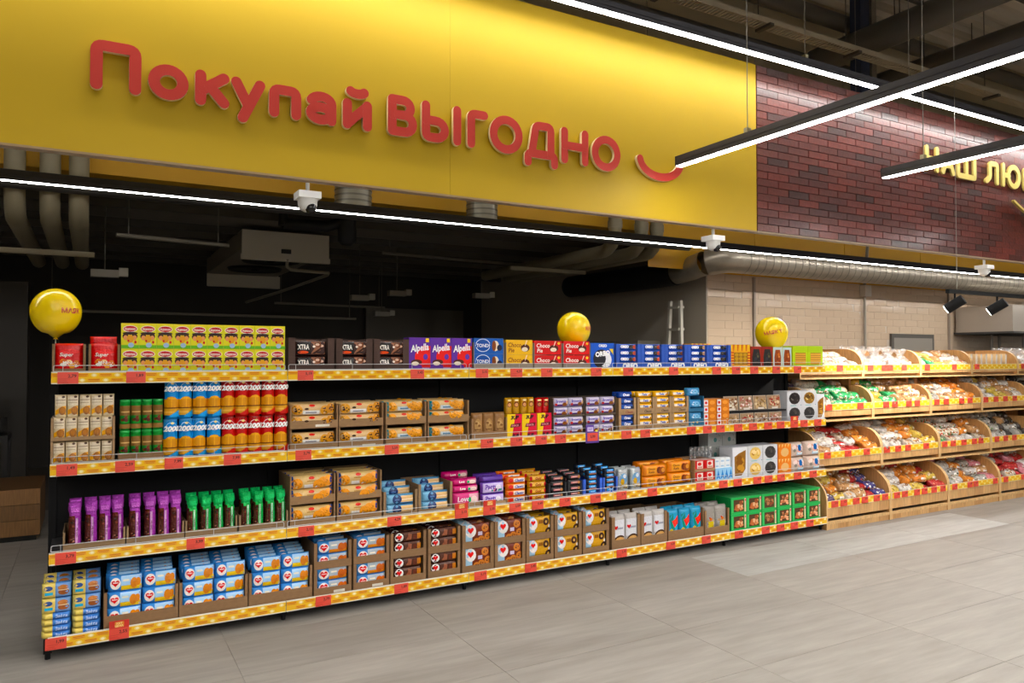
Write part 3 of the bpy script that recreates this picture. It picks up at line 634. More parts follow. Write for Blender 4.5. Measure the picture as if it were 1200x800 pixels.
# ------------------------------------------------ shelf 1
z1 = ZS[1]
for i, (a_, b_) in enumerate(((-0.176, -0.018), (-0.004, 0.150))):
    put_tray(a_, b_, z1, 0.165, 0.03, 'cardboard tray of red snack bags, %s on the top shelf' % ('far left' if i == 0 else 'beside the yellow cake boxes'), ear=0.012, d=0.2)
    put('puffs', (a_ + b_) / 2, 4.785, z1 + 0.004, 'red snack bag in front of the %s tray on the top shelf' % ('leftmost' if i == 0 else 'second'), 'red snack bags')
put('puffs', 0.07, 4.86, z1 + 0.046, 'red snack bag standing higher at the back of the second tray', 'red snack bags')
for j in range(2):
    for i in range(10):
        put('barni', 0.2005 + 0.0908 * i, 4.775, z1 + 0.1432 * j, 'yellow children cake box, %s from left in %s row, top shelf' % (ORD[i], 'upper' if j else 'lower'), 'yellow children cake boxes')
for i, (a_, b_) in enumerate(((1.082, 1.372), (1.385, 1.628), (1.638, 1.884))):
    put_tray(a_, b_, z1, 0.215, 0.045, 'dark brown wafer tray with cut-out front, %s of three on top shelf' % ORD[i], ear=0.042, col='#4a352c', d=0.3)
    for j in range(2): put('xtra', (a_ + b_) / 2, 4.772, z1 + 0.006 + 0.098 * j, 'dark wafer pack, %s in %s dark tray on top shelf' % ('upper' if j else 'lower', ORD[i]), 'dark wafer packs')
    for j in range(2): put('xtra', (a_ + b_) / 2 + 0.01, 4.84 + 0.07 * j, z1 + 0.11 + 0.012 * j, 'dark wafer pack sticking up %s in %s dark tray, top shelf' % ('behind' if j else 'midway', ORD[i]), 'dark wafer packs', rx=-0.3)
for i, x in enumerate((1.967, 2.125, 2.285)): put('alpella', x, 4.775, z1, 'purple and red cake box, %s of three on the top shelf' % ORD[i], 'purple cake boxes')
for nm, k, xs, look in (('tondi', 'tondi', [(2.374, 2.618)], 'blue chocolate cake box'), ('choco_yellow', 'choco_yellow', [(2.634, 2.864)], 'yellow chocolate pie box'), ('choco_red', 'choco_red', [(2.873, 3.12), (3.131, 3.382)], 'red chocolate pie box')):
    for i, (a_, b_) in enumerate(xs):
        wh = '' if len(xs) == 1 else (' left' if i == 0 else ' right')
        put_tray(a_, b_, z1, 0.2, 0.045, 'grey cardboard tray under the%s %ses' % (wh, look), ear=0.004, col='#94877a', d=0.22)
        for j in range(2): put(k, (a_ + b_) / 2, 4.770, z1 + 0.004 + (0.113 if k == 'tondi' else 0.109) * j, '%s, %s in the%s stack on the top shelf' % (look, 'upper' if j else 'lower', wh), look + 'es')
put('oreo_big', 3.505, 4.775, z1, 'blue box with a big black cream cookie beside red boxes', 'blue cookie boxes')
for i, n_ in enumerate(('oreo_red', 'oreo_red', 'oreo_brown', 'oreo_pale', 'oreo_black')):
    a_ = 3.632 + 0.2495 * i
    put_tray(a_, a_ + 0.246, z1, 0.20, 0.052, 'bright blue cookie display tray, %s from left on the top shelf' % ORD[i], ear=0.032, col='#2a56b8', d=0.25, art=a_oreotray)
    for j in range(4): put(n_, a_ + 0.123, 4.771, z1 + 0.004 + 0.0495 * j, 'blue cookie pack, %s layer in the %s blue display tray' % (('lowest', 'second', 'third', 'top')[j], ORD[i]), 'blue cookie packs')
put('striped', 5.006, 4.775, z1, 'orange striped biscuit box with window, front of the top shelf', 'orange striped boxes'); put('striped', 4.80, 5.045, z1 + 0.012, 'orange striped biscuit box standing behind the last blue tray', 'orange striped boxes')
for i, (x, k, l) in enumerate(((5.199, 'maroon', 'maroon biscuit box with dark window, left one'), (5.340, 'maroon', 'maroon biscuit box with dark window, right one'), (5.474, 'paleblue', 'pale blue box showing brown biscuits, left one'), (5.597, 'paleblue', 'pale blue box showing brown biscuits, right one'),
                               (5.776, 'lime', 'lime green box of flat biscuits, left one'), (5.985, 'lime', 'lime green box of flat biscuits, right end one'))): put(k, x, 4.775, z1, l, 'boxes at the right end of the top shelf')

# ------------------------------------------------ shelf 2
z2 = ZS[2]
def a_cream(a, w, h): a.rect(-w * .44, h * .5, w * .44, h * .93, H('#d8cbb4')); a.rect(-w * .4, h * .74, w * .4, h * .78, H('#9a8a78')); a.rect(-w * .4, h * .62, w * .35, h * .65, H('#b0a088')); a.ell(w * .22, h * .9, w * .14, h * .05, H('#4a3428')); a.poly([(-w * .44, h * .1), (w * .44, h * .1), (w * .44, h * .5), (w * .1, h * .48), (-w * .44, h * .3)], H('#d8a040')); a.ell(w * .14, h * .28, w * .30, h * .19, H('#8a5a34')); a.ell(w * .16, h * .3, w * .22, h * .13, H('#a8703e'))
kind('cream', 'biscuit_pack', flow(0.056, 0.122, 0.045, '#d2c0a0', a_cream, axis='z'), 'biscuit pack')
for i in range(2):
    put_tray(-0.178, 0.129, z2 + (0.134 if i else 0), 0.132 if i == 0 else 0.125, 0.02, 'brown cardboard tray of cream biscuit packs, %s' % ('upper tier' if i else 'lower tier on the shelf'), ear=0.012, col='#9a7a56', d=0.24)
for j in range(3):
    for i in range(5): put('cream', -0.140 + 0.0575 * i + (0.006 if j == 2 else 0), 4.775 + (0.012 if j == 2 else 0), z2 + (0.006, 0.14, 0.262)[j], 'cream and brown biscuit pack, %s from left, %s row, second shelf' % (ORD[i], ('lowest', 'middle', 'top')[j]), 'cream biscuit packs', rz=[.03, -.05, 0, .04, -.08][(i + j) % 5])
def a_green(wr, cy):
    def f(b, h):
        a = Art(b, wrap=cyl_wrap(wr, cy)); a.curved = True
        a.rect(-wr * 1.3, h * .48, wr * 1.3, h * .80, H('#7a5c38')); a.bits(-wr * 1.1, h * .2, wr * 1.1, h * .5, [H('#4a1c14'), H('#2a8a3a'), H('#6a2a1c'), H('#3a1a10')], 8, wr * .4, 2); a.rect(-wr * 1.3, h * .05, wr * 1.3, h * .2, H('#8a6a42')); a.rect(-wr * .8, h * .58, wr * .9, h * .62, H('#c8a878'))
    return f
def tube_can(r, h, col, artf, lid, name):
    b = MB(); b.lathe([(0, 0), (r, 0), (r, h * .93), (r * .98, h * .93)], H(col), n=16, cx=0, cy=r); artf(b, h); me = b.mesh('tube_body', PRINT)
    l = MB(); l.lathe([(r, h * .925), (r * 1.03, h * .93), (r * 1.03, h * .99), (r * .96, h), (0, h)], H(lid), n=16, cx=0, cy=r); return (('tube_body', me), ('lid', l.mesh('lid', GLOSS)))
kind('green_tube', 'biscuit_tube', None, 'tube', tube_can(0.0265, 0.172, '#1d7a38', a_green(0.0265, 0.0265), '#26a048', 'g'))
put_tray(0.146, 0.378, z2, 0.05, 0.045, 'low cardboard tray under the green biscuit tubes', ear=0.004, d=0.2)
for j in range(2):
    for i in range(4): put('green_tube', 0.179 + 0.0565 * i, 4.775, z2 + 0.004 + 0.1735 * j, 'green and brown tube, %s from left in %s row, second shelf' % (ORD[i], 'upper' if j else 'lower'), 'green biscuit tubes')
def a_2000(top, bot):
    def f(b, h, r=0.0375):
        a = Art(b, wrap=cyl_wrap(r, r)); a.curved = True; q = r * 1.35
        a.rect(-q, h * .50, q, h * .97, H(top)); a.ell(0.002, h * .80, r * .82, h * .12, H('#e8eef0'), 16); a.ell(0.002, h * .80, r * .76, h * .11, H(top), 16); a.poly([(-q, h * .5), (q * .9, h * .66), (q, h * .5)], H(bot)); a.rect(-q, h * .29, q, h * .5, H('#c98f3c')); a.ell(0, h * .42, r * .95, h * .15, H('#dba54a')); a.rect(-q, h * .10, q, h * .27, H('#cb9a50')); a.rect(-q, h * .265, q, h * .295, H('#6a3c1e')); a.rect(-q, h * .15, q * .3, h * .2, H('#ddb068'))
        [a.rect(q * (-.2 + .15 * i), h * .05, q * (-.05 + .15 * i), h * (.10 + .022 * i), H(bot)) for i in range(8)]; a.text('2000', 0, h * .765, h * .125, H('#f4f4f0'), r * 1.9, .18, .05); a.ell(r * .1, h * .90, r * .2, h * .03, H('#e8d8a0'), 8)
    return f
kind('can_blue', 'crisps_can', None, 'crisps can', tube_can(0.0375, 0.2305, '#2c7cba', a_2000('#2a86c4', '#3f93d0'), '#3a86c0', 'b')); kind('can_red', 'crisps_can', None, 'crisps can', tube_can(0.0365, 0.2305, '#b4281c', a_2000('#b3241a', '#c23a2a'), '#8a2018', 'r'))
for j in range(2):
    for i, x in enumerate((0.418, 0.496, 0.574, 0.653)): put('can_blue', x, 4.772, z2 + 0.2310 * j, 'blue crisps can marked 2000, %s from left, %s row, second shelf' % (ORD[i], 'upper' if j else 'lower'), 'blue crisps cans', rz=[.05, -.1, .15, 0][(i + j) % 4])
    for i, x in enumerate((0.733, 0.810, 0.887, 0.965, 1.043)): put('can_red', x, 4.772, z2 + 0.2310 * j, 'red crisps can marked 2000, %s from left, %s row, second shelf' % (ORD[i], 'upper' if j else 'lower'), 'red crisps cans', rz=[-.1, .05, 0, .12, -.05][(i + j) % 5])
def a_chip(a, w, h):
    a.ell(-w * .05, h * .82, w * .07, h * .1, H('#d0402c')); a.rect(-w * .26, h * .10, w * .12, h * .42, H('#e4e0dc')); a.rect(-w * .2, h * .2, w * .05, h * .3, H('#8a8a92'))
    a.cookie(-w * .38, h * .5, h * .42, '#cf9634', n=7, seed=2); a.cookie(w * .24, h * .42, h * .40, '#cf9634', n=7, seed=3); a.cookie(w * .38, h * .55, h * .42, '#c88c30', n=8, seed=4); a.ell(-w * .18, h * .56, w * .05, h * .09, H('#3a2418'))
def a_butter(a, w, h):
    a.ell(-w * .05, h * .82, w * .07, h * .1, H('#c8402c')); a.rect(-w * .22, h * .16, w * .12, h * .5, H('#cfd6d8')); a.rect(-w * .16, h * .26, w * .06, h * .38, H('#5a7a94')); a.rect(-w * .49, h * .1, -w * .44, h * .9, H('#3a9ab0')); a.rect(w * .42, h * .08, w * .49, h * .36, H('#3a9ab0'))
    for cx, cz in ((-.36, .5), (.22, .5), (.36, .46), (.12, .68)): a.cookie(w * cx, h * cz, h * .40, '#dc9c3c', '#a86c24', 4, 5)
def a_bluecook(a, w, h):
    a.rect(-w * .5, 0.005, -w * .44, h * .95, H('#24489c')); a.rect(w * .40, 0.004, w * .5, h * .95, H('#24489c')); a.ell(-w * .03, h * .80, w * .07, h * .11, H('#c8402c')); a.rect(-w * .2, h * .08, w * .1, h * .34, H('#dcd8d4')); a.rect(-w * .14, h * .54, w * .1, h * .62, H('#b8905a'))
    for cx, cz in ((-.36, .42), (.24, .45), (.37, .55), (.12, .28)): a.cookie(w * cx, h * cz, h * .40, '#e09a20', '#b8761c', 3, 6)
kind('chip', 'cookie_pack', flow(0.278, 0.076, 0.09, '#d4b488', a_chip), 'cookie pack'); kind('butter', 'cookie_pack', flow(0.270, 0.076, 0.09, '#d4b688', a_butter), 'cookie pack'); kind('bluecook', 'cookie_pack', flow(0.272, 0.086, 0.09, '#d4b684', a_bluecook), 'cookie pack')
def cookie_trays(k, xs, z, shelf, look, noun, hs=(0.14, 0.15), layer=0.077, labels=ORD, sticker=False):
    for i, (a_, b_) in enumerate(xs):
        zz = z
        for t in range(2):
            put_tray(a_, b_, zz, hs[t] - 0.003, 0.05, 'cardboard tray of %s, %s tier of the %s stack, %s' % (noun, 'upper' if t else 'lower', labels[i], shelf), ear=0.009, col='#94724c', d=0.32, art=white_sticker if (sticker and (i + t) % 2) else None)
            for n_ in range(1 if t == 0 and hs[0] < 0.145 else 2):
                zz_ = zz + 0.004 + (layer * n_) + (0.034 if (t == 0 and hs[0] < 0.145) else 0)
                put(k, (a_ + b_) / 2, 4.770, zz_, '%s, %s in %s tray of the %s stack, %s' % (look, 'upper' if n_ else 'lower', 'upper' if t else 'lower', labels[i], shelf), noun)
            if t: 
                for q in range(2): put(k, (a_ + b_) / 2, 4.865 + 0.095 * q, zz + 0.004 + layer, '%s lying %s on the %s stack, %s' % (look, 'behind' if q == 0 else 'at the back', labels[i], shelf), noun)
            zz += hs[t]
cookie_trays('chip', [(1.096, 1.399), (1.405, 1.704)], z2, 'second shelf', 'chocolate chip cookie pack', 'chip cookie packs', sticker=True)
cookie_trays('butter', [(1.722, 2.011), (2.024, 2.336)], z2, 'second shelf', 'golden butter cookie pack', 'butter cookie packs')
kind('paperbag', 'biscuit_bag', flow(0.088, 0.175, 0.05, '#8a6848', lambda a, w, h: (a.ell(0, h * .5, w * .3, h * .26, H('#a58258')), a.rect(-w * .3, h * .3, w * .25, h * .34, H('#6a4a30')), a.bits(-w * .3, h * .35, w * .3, h * .7, [H('#b8976a'), H('#7a5838')], 6, w * .12, 3)), axis='z'), 'biscuit bag')
put_tray(2.358, 2.645, z2, 0.155, 0.06, 'cardboard tray of three brown biscuit bags beside pink yellow boxes', ear=0.012, col='#9a744c', d=0.25)
for i in range(3): put('paperbag', 2.412 + 0.0895 * i, 4.775, z2 + 0.02, 'brown biscuit bag, %s of three in the tray, second shelf' % ORD[i], 'brown biscuit bags')
def a_3up(a, w, h): a.poly([(-w * .5, h * .02), (-w * .18, h * .02), (w * .06, h), (-w * .5, h)], H('#e8c820')); a.text('3UP', 0, h * .86, h * .15, H('#2a1016'), w * .6, .2, .06); a.poly([(-w * .3, h * .44), (w * .36, h * .47), (w * .42, h * .62), (-w * .24, h * .59)], H('#5a1020')); a.text('SNACK', w * .04, h * .53, h * .08, H('#e8a0a8'), w * .5); a.text('3UP', w * .05, h * .1, h * .13, H('#2a1016'), w * .6, .2, .06)
kind('threeup', 'snack_display', carton(0.124, 0.175, 0.14, '#c82a4a', a_3up, top='#5a1020', side='#d8b020'), 'display box')
def a_choc2(c1, c2):
    def f(a, w, h): a.ell(0, h * .58, w * .36, h * .18, H(c1)); a.ell(0, h * .56, w * .26, h * .12, H(c2)); a.ell(0, h * .84, w * .3, h * .05, H('#e8d8a0'))
    return f
kind('goldbag', 'snack_bag', flow(0.056, 0.118, 0.045, '#b58a2c', a_choc2('#6a3a1c', '#c89060'), axis='z'), 'snack bag'); kind('redbag', 'snack_bag', flow(0.056, 0.112, 0.045, '#b42424', a_choc2('#4a1c14', '#a86a48'), axis='z'), 'snack bag')
for i, x in enumerate((2.7115, 2.8385, 2.969)): put('threeup', x, 4.775, z2, 'pink and yellow snack display box, %s of three, second shelf' % ORD[i], 'pink and yellow display boxes')
for i, x in enumerate((2.683, 2.742, 2.810, 2.868)): put('goldbag', x, 4.80, z2 + 0.1755, 'gold snack bag, %s from left above the pink boxes' % ORD[i], 'gold snack bags', rz=[.1, -.1, .06, -.04][i])
for i, x in enumerate((2.940, 2.999)): put('redbag', x, 4.80, z2 + 0.1755, 'red snack bag above the third pink box, %s one' % ('left', 'right')[i], 'red snack bags on boxes')
def a_violet(a, w, h): a.rect(-w * .46, h * .08, w * .46, h * .3, H('#4a2a6e')); a.rect(-w * .46, h * .32, w * .46, h * .9, H('#c9c2d2')); a.text('Brownie', -w * .05, h * .66, h * .32, H('#4a3a94'), w * .66, .1, .03); a.ell(w * .2, h * .3, w * .16, h * .22, H('#7a4a2c')); a.ell(w * .36, h * .5, w * .08, h * .2, H('#c8a888')); a.ell(-w * .36, h * .3, w * .08, h * .14, H('#b03a3a'))
kind('violet', 'cake_pack', flow(0.138, 0.068, 0.06, '#b4aec4', a_violet), 'cake pack')
for i, (a_, b_) in enumerate(((3.04, 3.325), (3.336, 3.625))):
    for t in range(2):
        put_tray(a_, b_, z2 + 0.142 * t, 0.139, 0.014, 'dark tray of white and purple cake packs, %s tier, %s stack' % ('upper' if t else 'lower', ('left', 'right')[i]), ear=0.004, col='#5a4c3c', d=0.24)
        for n_ in range(2):
            for c_ in range(2): put('violet', a_ + 0.0725 + 0.1405 * c_, 4.762 + 0.010 * (1 - n_), z2 + 0.142 * t + 0.004 + 0.068 * n_, 'white purple cake pack, %s layer, %s column, %s stack, second shelf' % (('lowest', 'second', 'third', 'top')[2 * t + n_], ('left', 'right')[c_], ('left', 'right')[i]), 'white and purple cake packs', rz=[.04, -.05, .02][(i + t + n_ + c_) % 3])
def a_ybar(bg, fg):
    def f(a, w, h): a.rect(-w * .4, h * .3, w * .4, h * .72, H(fg)); a.text('Oreo' if bg == 'b' else 'Twix', 0, h * .52, h * .42, H('#2a4aa0') if bg != 'b' else H('#e8eef4'), w * .6, .1, .04); a.ell(w * .35, h * .4, w * .1, h * .2, H('#c88a3c') if bg != 'b' else H('#1a1a20'))
    return f
kind('bluebar', 'biscuit_pack', flow(0.145, 0.048, 0.05, '#1e3a86', a_ybar('b', '#24488f')), 'biscuit pack'); kind('yellowbar', 'biscuit_pack', flow(0.148, 0.046, 0.05, '#dfae1c', a_ybar('y', '#e6dcc8')), 'biscuit pack')
def a_wtray(c):
    def f(a, w, h): a.text('Classic', w * .1, 0.022, 0.02, H(c), w * .5, .2)
    return f
_wb, _wy = a_wtray('#8a2a20'), a_wtray('#3a2a1c')
for i, (a_, b_, k, nm) in enumerate(((3.656, 3.828, 'bluebar', 'dark blue'), (3.842, 4.019, 'yellowbar', 'yellow'), (4.021, 4.199, 'yellowbar', 'yellow'), (4.203, 4.385, 'yellowbar', 'yellow'))):
    pos = 'beside purple packs' if i == 0 else ('%s yellow stack' % ORD[i - 1])
    for t in range(2):
        h_ = 0.132; zz = z2 + 0.134 * t
        put_tray(a_, b_, zz, h_, 0.045, '%s tier cardboard box of %s biscuit packs, %s' % ('upper' if t else 'lower', nm, pos), ear=0.022, col='#a5835a', d=0.28, art=_wb if i == 0 else _wy)
        for n_ in range(2): put(k, (a_ + b_) / 2, 4.770, zz + 0.036 + 0.0475 * n_, '%s biscuit pack, %s in %s tier box, %s' % (nm, 'higher' if n_ else 'lower', 'upper' if t else 'lower', pos), nm + ' biscuit packs')
    for q in range(2): put(k, (a_ + b_) / 2, 4.785 + 0.06 * q, z2 + 0.134 + 0.132, '%s biscuit pack lying on top, %s, %s' % (nm, 'front' if q == 0 else 'behind', pos), nm + ' biscuit packs')
kind('tealpack', 'sweets_pack', flow(0.15, 0.07, 0.06, '#4a86b4', lambda a, w, h: (a.ell(0, h * .5, w * .3, h * .3, H('#7ab0d0')), a.bits(-w * .4, h * .2, w * .4, h * .8, [H('#9cc4dc'), H('#2a5a8a'), H('#c8dce4'), H('#e0b83a')], 8, h * .12, 4))), 'sweets pack')
for t in range(2):
    put_tray(4.389, 4.559, z2 + 0.132 * t, 0.13, 0.075 if t == 0 else 0.03, 'teal blue display tray of sweets packs, %s tier' % ('upper' if t else 'lower'), ear=0.012, col='#1f6488', d=0.26, art=(lambda a, w, h: a.bits(-w * .4, 0.005, w * .4, 0.07, [H('#4a9ac0'), H('#88c0d8'), H('#d8b83a')], 8, 0.01, 7)) if t == 0 else None)
    put('tealpack', 4.474, 4.775, z2 + 0.132 * t + (0.055 if t == 0 else 0.03), 'pale blue sweets pack in the %s teal tray, second shelf' % ('upper' if t else 'lower'), 'pale blue sweets packs')
put('tealpack', 4.47, 4.79, z2 + 0.2625 , 'pale blue sweets pack lying on the teal trays', 'pale blue sweets packs')
def a_orange(a, w, h): a.rect(-w * .5, h * .08, -w * .18, h * .92, H('#d8d8dc')); a.ell(-w * .34, h * .5, w * .1, h * .22, H('#c83a2c')); a.rect(-w * .16, h * .1, w * .46, h * .9, H('#c87a3c')); a.ell(w * .15, h * .5, w * .22, h * .3, H('#dc9a5c'))
kind('orangebox', 'biscuit_box', carton(0.142, 0.0575, 0.16, '#c47a40', a_orange, top='#c8906a'), 'box')
for i, x in enumerate((4.638, 4.789)):
    for j in range(4): put('orangebox', x, 4.773, z2 + 0.0578 * j, 'orange and white flat box, %s from bottom of the %s stack, second shelf' % (ORD[j], ('left', 'right')[i]), 'orange and white flat boxes')
NUT = [['#c8b090', '#8a5a34', '#e0d4c0', '#6a3a2c'], ['#d8b0a0', '#b06a5a', '#e8d8d0', '#8a4a3c'], ['#b89468', '#d8c098', '#8a6a3c', '#c8a878'], ['#c89878', '#e0c8a0', '#9a5a3c', '#a83a30']]
def nutbox(w, h, pal, seed): return carton(w, h, 0.14, '#c2b4a4', lambda a, w_, h_: (a.rect(-w_ * .48, h_ * .03, w_ * .48, h_ * .97, H('#a08468')), a.bits(-w_ * .48, h_ * .04, w_ * .48, h_ * .96, [H(c) for c in pal], 34, h_ * .11, seed), a.rect(-w_ * .2, h_ * .02, w_ * .25, h_ * .16, H('#d8cfc4'))), top='#b8aca0', side='#4a4038', mats=GLOSS)
for i in range(4):
    kind('nut%d' % i, 'nut_box', nutbox(0.170, 0.126, NUT[i], i + 3), 'nut box'); kind('nutlow%d' % i, 'nut_box', nutbox(0.170, 0.098, NUT[(i + 2) % 4], i + 9), 'nut box')
kind('blackstand', 'display_stand', carton(0.71, 0.012, 0.2, '#1a1a1c'), 'stand')
for i in range(4):
    put('nutlow%d' % i, 4.957 + 0.179 * i - 0.06, 4.775, z2, 'low clear box of %s, %s from left in the lower row' % (('mixed sweets', 'blanched nuts', 'mixed nuts', 'cracker nuts')[i], ORD[i]), 'clear boxes of nuts')
    put('nut%d' % i, 4.957 + 0.179 * i - 0.04, 4.80, z2 + 0.122, 'clear box of %s, %s from left in the upper row' % (('brown nougat', 'pink sweets', 'white nougat', 'red speckled nuts')[i], ORD[i]), 'clear boxes of nuts', rx=-0.12)
o = add('display_stand', KIND['blackstand'][1], None, (5.225, 4.775, z2 + 0.105)); tag(o, 'thin black shelf insert between two rows of clear nut boxes', 'stand')
GING = {'choc': ['#2c2624', '#4a4442', '#1e1a1a', '#6a6460'], 'nut': ['#8a6a3c', '#c8a868', '#5a4024', '#e0c890'], 'cream': ['#d8b878', '#b88a4a', '#e8d0a0', '#a87838'], 'dark': ['#3a3634', '#4c4844', '#2c2a2a']}
def a_ging(p):
    def f(a, w, h): a.poly([(w * .4 * math.cos(t) * (1 if abs(math.cos(t)) < .8 else .95), h * .52 + h * .40 * math.sin(t)) for t in [2 * PI * i / 12 for i in range(12)]], H(GING[p][0])); a.bits(-w * .3, h * .22, w * .3, h * .84, [H(c) for c in GING[p]], 14, w * .12, 3); a.rect(-w * .3, h * .02, w * .1, h * .06, H('#7ab0b0')); a.ell(w * .42, h * .06, w * .03, h * .03, H('#3a7a8a'), 6)
    return f
for p in GING: kind('ging_' + p, 'gingerbread_box', carton(0.198, 0.138, 0.16, '#c9c9cc', a_ging(p), top='#c0c0c4'), 'gingerbread box')
def a_tallwin(a, w, h): a.poly([(-w * .36, h * .1), (w * .1, h * .1), (w * .36, h * .3), (w * .38, h * .9), (-w * .1, h * .8), (-w * .38, h * .7)], H('#8a6438')); a.bits(-w * .3, h * .15, w * .3, h * .8, [H('#b88a4c'), H('#c89c60'), H('#7a5028')], 9, w * .2, 8)
kind('tallging', 'gingerbread_box', carton(0.108, 0.24, 0.16, '#d6d6da', a_tallwin, top='#cfcfd4'), 'gingerbread box')
for i, x in enumerate((5.693, 5.893)):
    for j in range(2): put('ging_' + ('dark', 'dark', 'choc', 'nut')[2 * j + i], x, 4.775, z2 + 0.139 * j, 'white box with round window of %s gingerbread, %s %s, second shelf' % (('dark', 'dark', 'chocolate', 'nut')[2 * j + i], ('lower', 'upper')[j], ('left', 'right')[i]), 'white gingerbread boxes, second shelf')
put('tallging', 6.052, 4.775, z2, 'narrow white box with tall window at right end, second shelf', 'white gingerbread boxes, second shelf')

# ------------------------------------------------ shelf 3
z3 = ZS[3]
def headprof(t):                                   # tall bag with pinched neck and flared top
    if t < .08: return (0.75 + 3 * t, 0.92 + t)
    if t < .70: return (1.0 - 0.2 * (t - .08), 0.98 - 0.12 * (t - .08))
    if t < .79: return (0.55, 0.82)
    if t < .93: return (0.85, 0.98)
    return (max(0.1, 0.75 - 8 * (t - .93)), 0.95)
def a_tall(c1, c2):
    def f(a, w, h):
        a.rect(-w * .42, h * .05, -w * .02, h * .66, H('#4a2018')); a.bits(-w * .42, h * .08, 0, h * .64, [H('#6a3424'), H('#2e1410'), H(c1), H('#9a6a58')], 9, w * .10, 5); a.rect(w * .04, h * .10, w * .20, h * .68, H(c2)); a.text('Choco Bisc', w * .12, h * .38, w * .13, H('#5a2a3a'), None, 0, .02, PI / 2); a.rect(-w * .3, h * .80, w * .3, h * .90, H(c1))
    return f
kind('purplebag', 'sweets_bag', flow(0.064, 0.262, 0.055, '#8a3690', a_tall('#b868bc', '#d4a8d0'), axis='z', m=FOIL, prof=headprof, ns=14, colfn=lambda t, a_: H('#a04ca6') if t > .74 else (H('#5a2418') if math.cos(a_) < -.25 else H('#9a409e'))), 'sweets bag')
kind('greenbag', 'sweets_bag', flow(0.062, 0.240, 0.055, '#14964e', a_tall('#2cc878', '#b4dcc0'), axis='z', m=FOIL, prof=headprof, ns=14, colfn=lambda t, a_: H('#1cb468') if t > .74 else (H('#4a2a18') if math.cos(a_) < -.35 else H('#18a858'))), 'sweets bag')
TB = [(-0.115, 0.186, 'purple', 'first'), (0.193, 0.491, 'purple', 'second'), (0.498, 0.786, 'green', 'first'), (0.797, 1.087, 'green', 'second')]
BX = [[-0.058, 0.016, 0.086, 0.152], [0.238, 0.311, 0.385, 0.452], [0.540, 0.611, 0.682, 0.750], [0.842, 0.911, 0.983, 1.050]]
for (a_, b_, c_, n_), xs in zip(TB, BX):
    put_tray(a_, b_, z3, 0.11, 0.045 if c_ == 'purple' else 0.05, '%s cardboard tray of tall %s sweets bags, third shelf' % (n_, c_), ear=0.010, col='#8f7250', d=0.28)
    for i, x in enumerate(xs):
        put(c_ + 'bag', x, 4.772, z3 + 0.004, 'tall shiny %s sweets bag, %s in the %s %s tray, third shelf' % (c_, ORD[i], n_, c_), 'tall %s sweets bags' % c_, rz=[.12, -.1, .05, .2][i])
        put(c_ + 'bag', x, 4.86, z3 + 0.012, 'tall %s sweets bag behind, %s in the %s %s tray, third shelf' % (c_, ORD[i], n_, c_), 'tall %s sweets bags' % c_)
cookie_trays('bluecook', [(1.098, 1.384), (1.396, 1.694)], z3, 'third shelf', 'blue edged cookie pack', 'blue edged cookie packs', hs=(0.142, 0.18), layer=0.0865)
def a_thin(a, w, h): a.rect(-w * .48, h * .05, -w * .2, h * .95, H('#7aaac8')); a.rect(w * .02, h * .2, w * .48, h * .85, H('#d8b88a')); a.rect(w * .02, h * .42, w * .48, h * .52, H('#f0dcc0')); a.ell(-w * .12, h * .5, w * .16, h * .48, H('#182c5a'), 16); a.rect(-w * .2, h * .4, -w * .04, h * .55, H('#5a78a8'))
kind('thinpack', 'biscuit_pack', flow(0.205, 0.066, 0.06, '#5a8cb4', a_thin), 'biscuit pack')
for i, (a_, b_) in enumerate(((1.708, 1.949), (1.957, 2.209))):
    put_tray(a_, b_, z3, 0.20 if i else 0.17, 0.03, 'cardboard tray of blue butter biscuit packs, %s of two, third shelf' % ('left', 'right')[i], ear=0.018, col='#8f7250', d=0.34)
    for j in range(2): put('thinpack', (a_ + b_) / 2, 4.770, z3 + 0.012 + 0.067 * j, 'blue butter biscuit pack, %s front one, %s tray, third shelf' % (('lower', 'upper')[j], ('left', 'right')[i]), 'blue butter biscuit packs')
    for q in range(2): put('thinpack', (a_ + b_) / 2, 4.84 + 0.075 * q, z3 + 0.12 + 0.03 * q, 'blue butter biscuit pack lying %s in the %s tray, third shelf' % (('midway', 'at the back')[q], ('left', 'right')[i]), 'blue butter biscuit packs')
def a_word(word, fg, c2, c3):
    def f(a, w, h): a.rect(w * .08, h * .12, w * .46, h * .9, H(c2)); a.text(word, -w * .14, h * .58, h * .34, H(fg), w * .56, .1, .03); a.ell(w * .26, h * .48, w * .13, h * .28, H(c3)); a.ell(w * .1, h * .5, w * .05, h * .2, H('#3a9a64'))
    return f
kind('pinkpack', 'biscuit_pack', flow(0.205, 0.10, 0.055, '#c8487c', a_word('Love', '#f2e0ea', '#d8a0b0', '#e8d0cc')), 'biscuit pack'); kind('pinkflat', 'biscuit_pack', flow(0.205, 0.046, 0.09, '#c03a70', a_word('Love', '#f2e0ea', '#d890a8', '#e8d0cc')), 'biscuit pack')
kind('lilacpack', 'biscuit_pack', flow(0.188, 0.082, 0.055, '#6a4aa4', lambda a, w, h: (a.rect(-w * .44, h * .1, w * .44, h * .9, H('#c4b4dc')), a.text('Party', -w * .1, h * .6, h * .4, H('#6a4aa4'), w * .6, .1, .04), a.ell(w * .2, h * .5, w * .12, h * .26, H('#e4dce8')), a.bits(-w * .4, h * .12, w * .42, h * .5, [H('#3a2a6a'), H('#3a9a84'), H('#c86a7a'), H('#e8e0ec')], 9, h * .1, 6))), 'biscuit pack')
kind('lilacflat', 'biscuit_pack', flow(0.188, 0.04, 0.09, '#5a3c90', None), 'biscuit pack')
b0 = put_tray(2.220, 2.432, z3, 0.045, 0.04, 'low brown tray under the pink biscuit packs', ear=0.004, col='#a48460', d=0.3)
